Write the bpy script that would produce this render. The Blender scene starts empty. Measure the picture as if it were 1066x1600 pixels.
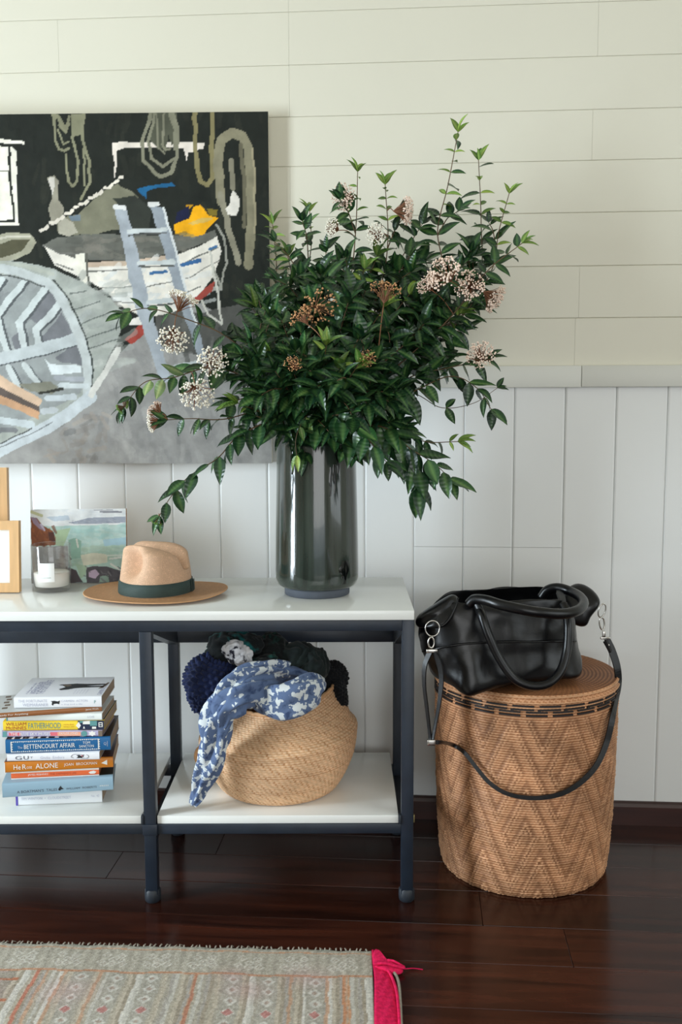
import bpy, bmesh, math, random
import numpy as np
from mathutils import Vector, Matrix, Euler, noise as mnoise

random.seed(7); np.random.seed(7)
SC = bpy.context.scene
COL = SC.collection
PI = math.pi

# ------------------------------------------------------------------ camera
IW, IH = 1066.0, 1600.0
HC = 1.124
PITCH = math.radians(6.43)
ROLL = 0.003
FPX = 35.0 / 24.0 * IW
CAMROT = Matrix.Rotation(PI / 2 - PITCH, 3, 'X') @ Matrix.Rotation(-ROLL, 3, 'Z')
CAMLOC = Vector((0, 0, HC))
cam_data = bpy.data.cameras.new('camera')
cam_data.sensor_fit = 'HORIZONTAL'
cam_data.sensor_width = 24.0
cam_data.lens = 35.0
cam_data.clip_start = 0.05
cam_data.dof.use_dof = True
cam_data.dof.focus_distance = 2.22
cam_data.dof.aperture_fstop = 4.0
cam = bpy.data.objects.new('camera', cam_data)
cam.matrix_world = Matrix.Translation(CAMLOC) @ CAMROT.to_4x4()
COL.objects.link(cam)
SC.camera = cam

# ------------------------------------------------------------------ colour management, world, lights
SC.view_settings.view_transform = 'Standard'
SC.view_settings.look = 'None'
SC.view_settings.gamma = 1.0
SC.view_settings.use_curve_mapping = False
SC.view_settings.exposure = 0.05
SC.cycles.max_bounces = 8
SC.cycles.diffuse_bounces = 4
SC.cycles.glossy_bounces = 4
SC.cycles.transmission_bounces = 6
SC.cycles.caustics_reflective = False
SC.cycles.caustics_refractive = False
SC.cycles.use_denoising = True

world = bpy.data.worlds.new('world'); SC.world = world
world.use_nodes = True
wn = world.node_tree
wn.nodes['Background'].inputs['Color'].default_value = (0.80, 0.90, 1.0, 1)
wn.nodes['Background'].inputs['Strength'].default_value = 1.2

def area_light(name, loc, rot, sx, sy, power, color):
    l = bpy.data.lights.new(name, 'AREA')
    l.shape = 'RECTANGLE'; l.size = sx; l.size_y = sy; l.energy = power; l.color = color
    o = bpy.data.objects.new(name, l); COL.objects.link(o)
    o.location = loc; o.rotation_euler = rot
    return o
ROOM_L, ROOM_R, ROOM_B, ROOM_H = -3.3, 3.0, -2.6, 2.95
# daylight entering the tall window on the left; the rear lamp is unseen fill added behind the camera
area_light('left_window_daylight', (ROOM_L - 0.02, 0.98, 1.15), Euler((0, -PI / 2, 0)), 2.1, 0.78, 176, (0.79, 0.91, 1.0))
area_light('right_window_daylight', (ROOM_R - 0.02, 0.0, 1.5), Euler((0, PI / 2, 0)), 1.9, 2.6, 34, (0.84, 0.93, 1.0))
area_light('rear_fill_light', (0.7, ROOM_B - 0.02, 1.45), Euler((PI / 2, 0, 0)), 2.7, 2.1, 44, (0.97, 0.95, 0.90))

# ------------------------------------------------------------------ pixel helpers (photograph frame 1066 x 1600)
def ray(px, py):
    return (CAMROT @ Vector(((px - IW / 2) / FPX, -(py - IH / 2) / FPX, -1.0)))
def at_y(px, py, Y):
    d = ray(px, py); return CAMLOC + d * (Y / d.y)
def at_z(px, py, Z):
    d = ray(px, py); return CAMLOC + d * ((Z - HC) / d.z)
WALL_A = math.radians(-4.4)
W0 = Vector((0, 2.606, 0))
WU = Vector((math.cos(WALL_A), math.sin(WALL_A), 0))
WN = Vector((math.sin(WALL_A), -math.cos(WALL_A), 0))     # into the room
def on_wall(px, py, off=0.0):
    d = ray(px, py)
    t = ((W0 + WN * off - CAMLOC).dot(WN)) / d.dot(WN)
    p = CAMLOC + d * t
    return ((p - W0).dot(WU), p.z)

# ------------------------------------------------------------------ mesh helpers
def srgb(r, g, b):
    f = lambda c: (c / 12.92 if c <= 0.04045 else ((c + 0.055) / 1.055) ** 2.4)
    return (f(r / 255.0), f(g / 255.0), f(b / 255.0))

class MB:
    def __init__(self):
        self.v = []; self.f = []; self.mi = []; self.uv = None
    def add(self, verts, faces, mi=0):
        n = len(self.v)
        self.v += [tuple(p) for p in verts]
        self.f += [tuple(i + n for i in f) for f in faces]
        self.mi += [mi] * len(faces)
        return n
    def box(self, x0, x1, y0, y1, z0, z1, mi=0, bev=0.0):
        if bev <= 0:
            V = [(x0, y0, z0), (x1, y0, z0), (x1, y1, z0), (x0, y1, z0), (x0, y0, z1), (x1, y0, z1), (x1, y1, z1), (x0, y1, z1)]
            self.add(V, [(0, 3, 2, 1), (4, 5, 6, 7), (0, 1, 5, 4), (1, 2, 6, 5), (2, 3, 7, 6), (3, 0, 4, 7)], mi)
            return
        bm = bmesh.new()
        bmesh.ops.create_cube(bm, size=1.0)
        for v in bm.verts:
            v.co = Vector(((x0 + x1) / 2 + v.co.x * (x1 - x0), (y0 + y1) / 2 + v.co.y * (y1 - y0), (z0 + z1) / 2 + v.co.z * (z1 - z0)))
        bmesh.ops.bevel(bm, geom=list(bm.edges), offset=bev, segments=2, profile=0.5, affect='EDGES')
        self.bm(bm, mi)
    def bm(self, bm, mi=0, M=None):
        bm.verts.index_update()
        V = [(M @ v.co) if M else v.co.copy() for v in bm.verts]
        self.add(V, [[l.index for l in f.verts] for f in bm.faces], mi)
        bm.free()
    def lathe(self, prof, segs=48, cx=0, cy=0, cz=0, sx=1, sy=1, mi=0, cap0=False, cap1=False):
        n = len(self.v); V = []
        for (r, z) in prof:
            for k in range(segs):
                a = 2 * PI * k / segs
                V.append((cx + r * sx * math.cos(a), cy + r * sy * math.sin(a), cz + z))
        F = []
        for i in range(len(prof) - 1):
            for k in range(segs):
                k2 = (k + 1) % segs
                F.append((i * segs + k, i * segs + k2, (i + 1) * segs + k2, (i + 1) * segs + k))
        if cap0: F.append(tuple(reversed(range(segs))))
        if cap1: F.append(tuple(range((len(prof) - 1) * segs, len(prof) * segs)))
        self.add(V, F, mi)
    def tube(self, pts, rad, segs=8, mi=0, cap=True, flat=None):
        """sweep a round (or flattened: flat=(width,thickness,normal hint)) section along pts"""
        pts = [Vector(p) for p in pts]; m = len(pts)
        if not isinstance(rad, (list, tuple)): rad = [rad] * m
        T = []
        for i in range(m):
            t = pts[min(i + 1, m - 1)] - pts[max(i - 1, 0)]
            T.append(t.normalized() if t.length > 1e-9 else Vector((0, 0, 1)))
        ref = Vector((0, 0, 1)) if abs(T[0].z) < 0.9 else Vector((1, 0, 0))
        N = (ref - T[0] * ref.dot(T[0])).normalized()
        V = []
        for i in range(m):
            N = (N - T[i] * N.dot(T[i])); N = N.normalized() if N.length > 1e-6 else T[i].orthogonal().normalized()
            B = T[i].cross(N)
            for k in range(segs):
                a = 2 * PI * k / segs
                V.append(pts[i] + (N * math.cos(a) + B * math.sin(a)) * rad[i])
        F = []
        for i in range(m - 1):
            for k in range(segs):
                k2 = (k + 1) % segs
                F.append((i * segs + k, i * segs + k2, (i + 1) * segs + k2, (i + 1) * segs + k))
        if cap:
            F.append(tuple(reversed(range(segs)))); F.append(tuple(range((m - 1) * segs, m * segs)))
        self.add(V, F, mi)
    def strap(self, pts, widths, thick, normals, mi=0):
        pts = [Vector(p) for p in pts]; m = len(pts)
        V = []
        for i in range(m):
            t = (pts[min(i + 1, m - 1)] - pts[max(i - 1, 0)]).normalized()
            n = Vector(normals[i]); n = (n - t * n.dot(t)).normalized()
            s = t.cross(n)
            w = widths[i] / 2; h = thick / 2
            for (a, b) in ((-1, -1), (1, -1), (1, 1), (-1, 1)):
                V.append(pts[i] + s * (a * w) + n * (b * h))
        F = []
        for i in range(m - 1):
            for k in range(4):
                k2 = (k + 1) % 4
                F.append((i * 4 + k, i * 4 + k2, (i + 1) * 4 + k2, (i + 1) * 4 + k))
        F.append((3, 2, 1, 0)); F.append(tuple(range((m - 1) * 4, m * 4)))
        self.add(V, F, mi)
    def prism(self, pts2, y0, y1, mi=0):
        """polygon in x,z extruded along y"""
        n = len(pts2)
        V = [(x, y0, z) for x, z in pts2] + [(x, y1, z) for x, z in pts2]
        F = [tuple(range(n)), tuple(reversed(range(n, 2 * n)))]
        for i in range(n):
            j = (i + 1) % n
            F.append((j, i, n + i, n + j))
        self.add(V, F, mi)
    def mesh(self, name, smooth=False):
        me = bpy.data.meshes.new(name)
        me.from_pydata(self.v, [], self.f); me.validate(); me.update()
        if smooth: me.polygons.foreach_set('use_smooth', [True] * len(me.polygons))
        return me
    def build(self, name, mat, parent=None, smooth=False, auto=None, kind=None):
        me = self.mesh(name, smooth)
        mats = mat if isinstance(mat, (list, tuple)) else [mat]
        for m in mats: me.materials.append(m)
        if len(mats) > 1 and len(me.polygons) == len(self.mi):
            me.polygons.foreach_set('material_index', self.mi)
        if auto:
            me.polygons.foreach_set('use_smooth', [True] * len(me.polygons))
            me.set_sharp_from_angle(angle=math.radians(auto))
        return link(name, me, parent, kind)

def link(name, data, parent=None, kind=None):
    o = bpy.data.objects.new(name, data); COL.objects.link(o)
    if parent is not None: o.parent = parent
    if kind: o['kind'] = kind
    return o
def empty(name, loc=(0, 0, 0), rz=0.0):
    o = bpy.data.objects.new(name, None); COL.objects.link(o)
    o.empty_display_size = 0.05; o.location = loc; o.rotation_euler = (0, 0, rz)
    return o
def tag(o, label=None, cat=None, group=None, kind=None):
    if label: o['label'] = label
    if cat: o['category'] = cat
    if group: o['group'] = group
    if kind: o['kind'] = kind
    return o
def subsurf(o, lv=2):
    m = o.modifiers.new('subdivision', 'SUBSURF'); m.levels = lv; m.render_levels = lv
    return o
def spline(pts, n=8):
    """Catmull-Rom through pts"""
    P = [Vector(p) for p in pts]
    P = [P[0] * 2 - P[1]] + P + [P[-1] * 2 - P[-2]]
    out = []
    for i in range(1, len(P) - 2):
        for k in range(n):
            t = k / n
            a, b, c, d = P[i - 1], P[i], P[i + 1], P[i + 2]
            out.append(0.5 * ((2 * b) + (c - a) * t + (2 * a - 5 * b + 4 * c - d) * t * t + (3 * b - a - 3 * c + d) * t ** 3))
    out.append(P[-2].copy())
    return out
def set_colors(me, cols):
    a = me.color_attributes.new('Col', 'FLOAT_COLOR', 'POINT')
    c = np.ones((len(me.vertices), 4), dtype=np.float32); c[:, :3] = cols
    a.data.foreach_set('color', c.ravel())

# ------------------------------------------------------------------ materials
def nodes_of(m):
    m.use_nodes = True
    nt = m.node_tree
    return nt, nt.nodes, nt.links, nt.nodes['Principled BSDF']
def mat(name, col, rough=0.5, metal=0.0, var=0.0, vscale=8.0, bump=0.0, bscale=60.0, spec=0.5, coat=0.0, stretch=(1, 1, 1), sheen=0.0, rnd=0.0, coat_rough=0.05):
    m = bpy.data.materials.new(name)
    nt, N, L, b = nodes_of(m)
    c = srgb(*col)
    b.inputs['Roughness'].default_value = rough
    b.inputs['Metallic'].default_value = metal
    b.inputs['Specular IOR Level'].default_value = spec
    b.inputs['Coat Weight'].default_value = coat
    b.inputs['Coat Roughness'].default_value = coat_rough
    b.inputs['Sheen Weight'].default_value = sheen
    tc = N.new('ShaderNodeTexCoord'); mp = N.new('ShaderNodeMapping'); mp.inputs['Scale'].default_value = stretch
    L.new(tc.outputs['Object'], mp.inputs['Vector'])
    b.inputs['Base Color'].default_value = (*c, 1)
    src = None
    if var > 0:
        nz = N.new('ShaderNodeTexNoise'); nz.inputs['Scale'].default_value = vscale; nz.inputs['Detail'].default_value = 4
        L.new(mp.outputs[0], nz.inputs['Vector'])
        rp = N.new('ShaderNodeValToRGB')
        rp.color_ramp.elements[0].position = 0.3; rp.color_ramp.elements[1].position = 0.7
        rp.color_ramp.elements[0].color = (*[x * (1 - var) for x in c], 1)
        rp.color_ramp.elements[1].color = (*[min(1, x * (1 + var)) for x in c], 1)
        L.new(nz.outputs['Fac'], rp.inputs['Fac']); src = rp.outputs['Color']
    if rnd > 0:
        oi = N.new('ShaderNodeObjectInfo'); mr = N.new('ShaderNodeMapRange')
        mr.inputs['To Min'].default_value = 1 - rnd; mr.inputs['To Max'].default_value = 1 + rnd
        L.new(oi.outputs['Random'], mr.inputs['Value'])
        mx = N.new('ShaderNodeMix'); mx.data_type = 'RGBA'; mx.blend_type = 'MULTIPLY'; mx.inputs['Factor'].default_value = 1
        if src: L.new(src, mx.inputs['A'])
        else: mx.inputs['A'].default_value = (*c, 1)
        L.new(mr.outputs[0], mx.inputs['B']); src = mx.outputs['Result']
    if src: L.new(src, b.inputs['Base Color'])
    if bump > 0:
        n2 = N.new('ShaderNodeTexNoise'); n2.inputs['Scale'].default_value = bscale; n2.inputs['Detail'].default_value = 3
        L.new(mp.outputs[0], n2.inputs['Vector'])
        bp = N.new('ShaderNodeBump'); bp.inputs['Strength'].default_value = bump; bp.inputs['Distance'].default_value = 0.002
        L.new(n2.outputs['Fac'], bp.inputs['Height']); L.new(bp.outputs['Normal'], b.inputs['Normal'])
    return m
def vcol_mat(name, rough=0.6, nvar=0.12, nscale=40.0, bump=0.2, bscale=120.0, spec=0.4, stretch=(1, 1, 1)):
    m = bpy.data.materials.new(name)
    nt, N, L, b = nodes_of(m)
    at = N.new('ShaderNodeVertexColor'); at.layer_name = 'Col'
    tc = N.new('ShaderNodeTexCoord'); mp = N.new('ShaderNodeMapping'); mp.inputs['Scale'].default_value = stretch
    L.new(tc.outputs['Object'], mp.inputs['Vector'])
    nz = N.new('ShaderNodeTexNoise'); nz.inputs['Scale'].default_value = nscale; nz.inputs['Detail'].default_value = 5
    L.new(mp.outputs[0], nz.inputs['Vector'])
    mr = N.new('ShaderNodeMapRange'); mr.inputs['From Min'].default_value = 0.3; mr.inputs['From Max'].default_value = 0.7
    mr.inputs['To Min'].default_value = 1 - nvar; mr.inputs['To Max'].default_value = 1 + nvar
    L.new(nz.outputs['Fac'], mr.inputs['Value'])
    mx = N.new('ShaderNodeMix'); mx.data_type = 'RGBA'; mx.blend_type = 'MULTIPLY'; mx.inputs['Factor'].default_value = 1
    L.new(at.outputs['Color'], mx.inputs['A']); L.new(mr.outputs[0], mx.inputs['B'])
    L.new(mx.outputs['Result'], b.inputs['Base Color'])
    b.inputs['Roughness'].default_value = rough; b.inputs['Specular IOR Level'].default_value = spec
    n2 = N.new('ShaderNodeTexNoise'); n2.inputs['Scale'].default_value = bscale; n2.inputs['Detail'].default_value = 4
    L.new(mp.outputs[0], n2.inputs['Vector'])
    bp = N.new('ShaderNodeBump'); bp.inputs['Strength'].default_value = bump; bp.inputs['Distance'].default_value = 0.002
    L.new(n2.outputs['Fac'], bp.inputs['Height']); L.new(bp.outputs['Normal'], b.inputs['Normal'])
    return m

M = {}
M['upper_paint'] = mat('warm_lit_wall_paint', (217, 213, 196), 0.42, bump=0.12, bscale=14, var=0.015, vscale=3)  # warm bounce light on the upper boards is put into this cream colour
M['lower_paint'] = mat('white_wall_paint', (228, 229, 227), 0.40, bump=0.12, bscale=14, var=0.015, vscale=3)
M['rail_paint'] = mat('white_rail_paint', (217, 217, 209), 0.42, bump=0.1, bscale=14)
M['room_paint'] = mat('room_paint', (202, 196, 180), 0.6, var=0.02)
M['dark_gap'] = mat('wall_gap', (226, 226, 220), 0.6, var=0.03)
M['top_white'] = mat('white_gloss_paint', (233, 234, 230), 0.16, spec=0.5, var=0.01, bump=0.03, bscale=30)
M['steel'] = mat('blue_black_steel_paint', (28, 37, 49), 0.42, var=0.16, vscale=30, bump=0.12, bscale=90)
M['rubber'] = mat('black_rubber', (30, 36, 44), 0.55, var=0.1)
M['gold_clip'] = mat('brass_clip', (150, 140, 95), 0.4, metal=0.7, var=0.1)

def floor_mat():
    m = bpy.data.materials.new('polished_jarrah')
    nt, N, L, b = nodes_of(m)
    tc = N.new('ShaderNodeTexCoord'); mp = N.new('ShaderNodeMapping'); mp.inputs['Scale'].default_value = (1.2, 14, 14)
    oi = N.new('ShaderNodeObjectInfo'); ad = N.new('ShaderNodeVectorMath'); ad.operation = 'MULTIPLY_ADD'
    L.new(tc.outputs['Object'], mp.inputs['Vector'])
    cb = N.new('ShaderNodeCombineXYZ')
    mul = N.new('ShaderNodeMath'); mul.operation = 'MULTIPLY'; mul.inputs[1].default_value = 37.0
    L.new(oi.outputs['Random'], mul.inputs[0]); L.new(mul.outputs[0], cb.inputs['X']); L.new(mul.outputs[0], cb.inputs['Z'])
    va = N.new('ShaderNodeVectorMath'); va.operation = 'ADD'
    L.new(mp.outputs[0], va.inputs[0]); L.new(cb.outputs[0], va.inputs[1])
    nz = N.new('ShaderNodeTexNoise'); nz.inputs['Scale'].default_value = 2.2; nz.inputs['Detail'].default_value = 8; nz.inputs['Distortion'].default_value = 0.8
    L.new(va.outputs[0], nz.inputs['Vector'])
    rp = N.new('ShaderNodeValToRGB')
    e = rp.color_ramp.elements
    e[0].position = 0.3; e[0].color = (*srgb(32, 14, 10), 1)
    e[1].position = 0.75; e[1].color = (*srgb(68, 33, 22), 1)
    L.new(nz.outputs['Fac'], rp.inputs['Fac'])
    mr = N.new('ShaderNodeMapRange'); mr.inputs['To Min'].default_value = 0.7; mr.inputs['To Max'].default_value = 1.3
    L.new(oi.outputs['Random'], mr.inputs['Value'])
    mx = N.new('ShaderNodeMix'); mx.data_type = 'RGBA'; mx.blend_type = 'MULTIPLY'; mx.inputs['Factor'].default_value = 1
    L.new(rp.outputs['Color'], mx.inputs['A']); L.new(mr.outputs[0], mx.inputs['B'])
    L.new(mx.outputs['Result'], b.inputs['Base Color'])
    b.inputs['Roughness'].default_value = 0.2
    b.inputs['Specular IOR Level'].default_value = 0.34
    bp = N.new('ShaderNodeBump'); bp.inputs['Strength'].default_value = 0.06; bp.inputs['Distance'].default_value = 0.002
    L.new(nz.outputs['Fac'], bp.inputs['Height']); L.new(bp.outputs['Normal'], b.inputs['Normal'])
    return m
M['floor'] = floor_mat()
M['floor_gap'] = mat('floor_gap', (12, 6, 5), 0.7, var=0.1)
M['baseboard'] = mat('dark_wood_baseboard', (52, 24, 18), 0.3, var=0.25, vscale=6, stretch=(1, 12, 12))

# ================================================================== STRUCTURE
def wall_obj(mb, name, m, parent=None, **k):
    o = mb.build(name, m, parent, **k)
    return o
ULO, UHI = -3.35, 3.1
# backing slab; children hold the boards (local frame: x along the wall, y into the wall, z up)
mb = MB(); mb.box(ULO, UHI, 0.012, 0.08, -0.05, ROOM_H + 0.05)
wall_back = mb.build('wall_back', M['dark_gap'], kind='structure')
wall_back.location = W0; wall_back.rotation_euler = (0, 0, WALL_A)

RAIL_TOP = on_wall(900, 571, 0.018)[1]
RAIL_BOT = on_wall(900, 605, 0.018)[1]
gx = [49, 121, 195, 269, 345, 420, 570.5, 647, 720.5, 800, 879.5, 961.8, 1042]
gu = [on_wall(x, 760)[0] for x in gx]
idx = [0, 1, 2, 3, 4, 5, 7, 8, 9, 10, 11, 12, 13]
BW, BU0 = np.polyfit(idx, gu, 1)
def board_mesh(name, x0, x1, z0, z1, m, th=0.012, ch=0.0045, gap=0.0004, vertical=True):
    mb = MB()
    x0 += gap; x1 -= gap
    if not vertical: z0 += gap; z1 -= gap
    if vertical:
        prof = [(x0, th), (x0, ch * 0.62), (x0 + ch * 0.35, ch * 0.25), (x0 + ch, 0), (x1 - ch, 0), (x1 - ch * 0.35, ch * 0.25), (x1, ch * 0.62), (x1, th)]
        V = [(x, y, z0) for x, y in prof] + [(x, y, z1) for x, y in prof]
    else:
        prof = [(z0, th), (z0, ch * 0.9), (z0 + ch * 0.35, ch * 0.35), (z0 + ch, 0), (z1 - ch, 0), (z1 - ch * 0.35, ch * 0.35), (z1, ch * 0.9), (z1, th)]
        V = [(x1, y, z) for z, y in prof] + [(x0, y, z) for z, y in prof]
    n = len(prof)
    F = [(i, i + 1, n + i + 1, n + i) for i in range(n - 1)]
    F.append(tuple(reversed(range(n)))); F.append(tuple(range(n, 2 * n)))
    mb.add(V, F)
    return mb.build(name, m, wall_back)
for i in range(-18, 30):
    u0 = BU0 + BW * i; u1 = u0 + BW
    if u1 < ULO or u0 > UHI: continue
    u0 = max(u0, ULO); u1 = min(u1, UHI)
    if i in (8, 9, 10):      # faint butt joint seen right of the table
        zj = on_wall(780, 855)[1]
        board_mesh('wainscot_board', u0, u1, 0.0, zj - 0.0004, M['lower_paint'])
        board_mesh('wainscot_board', u0, u1, zj + 0.0004, RAIL_BOT + 0.01, M['lower_paint'])
    else:
        board_mesh('wainscot_board', u0, u1, 0.0, RAIL_BOT + 0.01, M['lower_paint'])
# horizontal boards over the rail
hy = [500, 420, 338, 258, 180, 98.5, 15]
hz = [on_wall(560, y)[1] for y in hy]
HB = np.polyfit(range(1, 8), hz, 1)
zs = [RAIL_TOP - 0.01] + hz
while zs[-1] < ROOM_H + 0.02: zs.append(zs[-1] + HB[0])
joints = {7: [453, 930], 6: [97, 453, 930], 5: [453, ], 4: [925], 3: [453], 2: [], 1: [910], 0: [905]}
for k in range(len(zs) - 1):
    cuts = [ULO] + [on_wall(x, 250)[0] for x in joints.get(k, [300 + 211 * (k % 3)])] + [UHI]
    for a, b in zip(cuts[:-1], cuts[1:]):
        o = board_mesh('cladding_board', a, b, zs[k], zs[k + 1], M['upper_paint'], ch=0.0016, gap=0.0002, vertical=False)
# dado rail in two lengths
uj = on_wall(909, 590, 0.018)[0]
for k, (a, b, dz) in enumerate(((ULO, uj - 0.0005, 0.0), (uj + 0.0005, UHI, 0.0006))):
    mb = MB(); mb.box(a, b, -0.018, 0.012, RAIL_BOT + dz, RAIL_TOP, bev=0.0018)
    o = mb.build('trim_%d' % (k + 1), M['rail_paint'], kind='structure', auto=40)
    o.location = W0; o.rotation_euler = (0, 0, WALL_A)
# baseboard
mb = MB()
prof = [(0.0, 0.0), (-0.017, 0.0), (-0.017, 0.050), (-0.013, 0.058), (-0.004, 0.061), (0.0, 0.061)]
n = len(prof)
mb.add([(ULO, y, z) for y, z in prof] + [(UHI, y, z) for y, z in prof],
       [(i, (i + 1) % n, n + (i + 1) % n, n + i) for i in range(n)] + [tuple(reversed(range(n))), tuple(range(n, 2 * n))])
o = mb.build('baseboard_back', M['baseboard'], kind='structure'); o.location = W0; o.rotation_euler = (0, 0, WALL_A)

# floor: slab with each board a child
mb = MB(); mb.box(ULO, UHI, -5.6, 0.05, -0.06, -0.012)
floor = mb.build('floor', M['floor_gap'], kind='structure'); floor.location = W0; floor.rotation_euler = (0, 0, WALL_A)
dj = [-0.02, 0.131, 0.263, 0.404, 0.555, 0.701, 0.852]
while dj[-1] < 5.5: dj.append(dj[-1] + 0.146)
rf = random.Random(3)
for i in range(len(dj) - 1):
    y1, y0 = -dj[i] - 0.0007, -dj[i + 1] + 0.0007
    L0 = ULO - 0.0 
    cuts = [ULO]
    x = ULO + rf.uniform(0.7, 1.8)
    while x < UHI - 0.3:
        cuts.append(x); x += rf.uniform(1.6, 2.6)
    cuts.append(UHI)
    for a, b in zip(cuts[:-1], cuts[1:]):
        mb = MB(); mb.box(a + 0.0005, b - 0.0005, y0, y1, -0.012, 0.0, bev=0.0008)
        mb.build('floor_board', M['floor'], floor)

# rest of the room (outside the frame, carries the windows that light the scene)
def room_box(name, x0, x1, y0, y1, z0, z1, m):
    mb = MB(); mb.box(x0, x1, y0, y1, z0, z1); return mb.build(name, m, kind='structure')
room_box('ceiling', ROOM_L - 0.1, ROOM_R + 0.1, ROOM_B - 0.1, 2.95, ROOM_H, ROOM_H + 0.08, M['room_paint'])
mb = MB()   # left wall with its tall window opening
WY0, WY1, WZ0, WZ1 = 0.55, 1.41, 0.08, 2.22
mb.box(ROOM_L - 0.1, ROOM_L, ROOM_B - 0.1, WY0, 0, ROOM_H); mb.box(ROOM_L - 0.1, ROOM_L, WY1, 2.95, 0, ROOM_H)
mb.box(ROOM_L - 0.1, ROOM_L, WY0, WY1, 0, WZ0); mb.box(ROOM_L - 0.1, ROOM_L, WY0, WY1, WZ1, ROOM_H)
mb.build('wall_left', M['room_paint'], kind='structure')
room_box('wall_right', ROOM_R, ROOM_R + 0.1, ROOM_B - 0.1, 2.6, 0, ROOM_H, M['room_paint'])
mb = MB()   # wall behind the camera with a wide doorway
mb.box(ROOM_L, -0.7, ROOM_B - 0.1, ROOM_B, 0, ROOM_H); mb.box(2.1, ROOM_R, ROOM_B - 0.1, ROOM_B, 0, ROOM_H)
mb.box(-0.7, 2.1, ROOM_B - 0.1, ROOM_B, 2.55, ROOM_H)
mb.build('wall_front', M['room_paint'], kind='structure')
mb = MB()
xw0, xw1 = ROOM_L + 0.002, ROOM_L + 0.03
for (a, b, c, d) in ((WY0, WY0 + 0.06, WZ0, WZ1), (WY1 - 0.06, WY1, WZ0, WZ1), (WY0, WY1, WZ0, WZ0 + 0.06), (WY0, WY1, WZ1 - 0.06, WZ1), (WY0, WY1, 1.52, 1.55)):
    mb.box(xw0, xw1, a, b, c, d)
mb.build('window_1', M['rail_paint'], kind='structure')

# ================================================================== CONSOLE TABLE
TZ = 0.670; TF, TB = 2.13, 2.525
SZ = 0.202
TXR = at_y(647, 958, TF).x
TXL = -1.16
LEG = 0.027
XR = at_y(636.5, 1200, TF + 0.01).x; XM = at_y(234, 1200, TF + 0.01).x; XL = TXL + 0.02
table = empty('console_table', (0, TF, 0))
tag(table, 'long industrial console table with blue black steel frame and white painted top and shelf', 'table')
def tb(mb, name, m, bevel=True):
    o = mb.build(name, m, table, auto=40); o.location = (0, -TF, 0); return o
mb = MB(); mb.box(TXL, TXR, TF - 0.012, TB, TZ - 0.021, TZ, bev=0.0015); o = tb(mb, 'tabletop', M['top_white']); o['label'] = 'white gloss painted top board'
LF = TF - 0.004       # front face of legs
for (xc, yf) in ((XR, LF), (XM, LF), (XL, LF), (XR, TB - 0.05), (XM, TB - 0.05), (XL, TB - 0.05)):
    ztop = TZ - 0.021 if xc != XM else TZ - 0.047
    mb = MB(); mb.box(xc - LEG / 2, xc + LEG / 2, yf, yf + LEG, 0.018, ztop - 0.0005, bev=0.0015)
    leg = tb(mb, 'leg', M['steel'])
    mb = MB()
    mb.lathe([(0.0005, 0.0), (0.0155, 0.0), (0.0175, 0.003), (0.0185, 0.012), (0.0180, 0.026), (0.0155, 0.029), (0.0005, 0.029)], 20, xc, yf + LEG / 2, 0.0)
    ft = mb.build('rubber_foot', M['rubber'], leg, auto=40)
def bar(name, x0, x1, y0, y1, z0, z1, m=None, bev=0.0012):
    mb = MB(); mb.box(x0, x1, y0, y1, z0, z1, bev=bev); return tb(mb, name, m or M['steel'])
bar('top_rail', XL + LEG / 2, XR - LEG / 2, LF, LF + LEG, TZ - 0.047, TZ - 0.0215)
bar('top_rail', XL + LEG / 2, XR - LEG / 2, TB - 0.05, TB - 0.05 + 0.02, 0.512, 0.545)
for (a, b) in ((XL, XM), (XM, XR)):
    bar('shelf_rail', a + LEG / 2, b - LEG / 2, LF + 0.002, LF + LEG, 0.161, 0.1832)
    bar('shelf_rail', a + LEG / 2, b - LEG / 2, TB - 0.05, TB - 0.025, 0.161, 0.1832)
    bar('lower_shelf', a + LEG / 2 + 0.002 if a != XL else a + 0.02, b - LEG / 2 - 0.006, TF + 0.002, TB + 0.006, 0.1835, SZ, M['top_white']).__setitem__('label', 'white painted shelf board')
for xc in (XL, XM, XR):
    bar('side_rail', xc - 0.012, xc + 0.012, LF + LEG, TB - 0.05, 0.140, 0.1605)
    # sloping brace from the front rail down to the rear leg
    mb = MB()
    y0, y1 = LF + LEG, TB - 0.05
    mb.add([(xc + s * 0.012, y, z) for s in (-1, 1) for (y, z) in ((y0, 0.612), (y1, 0.508), (y1, 0.548), (y0, 0.648))],
           [(0, 1, 2, 3), (7, 6, 5, 4), (0, 4, 5, 1), (1, 5, 6, 2), (2, 6, 7, 3), (3, 7, 4, 0)])
    tb(mb, 'side_brace', M['steel'])
# clips and welded plates beside the legs at shelf level
for xc in (XM - LEG / 2 - 0.003, XR - LEG / 2 - 0.003):
    bar('shelf_clip', xc - 0.003, xc + 0.003, LF - 0.002, LF + 0.012, 0.185, 0.205, M['rubber'])
bar('joint_plate', XM - LEG / 2 - 0.003, XM + LEG / 2 + 0.003, LF - 0.003, LF + 0.001, 0.160, 0.185)
bar('shelf_clip', XR + LEG / 2, XR + LEG / 2 + 0.003, LF + 0.004, LF + 0.012, 0.185, 0.203, M['gold_clip']).__setitem__('label', 'brass coloured clip')


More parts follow.
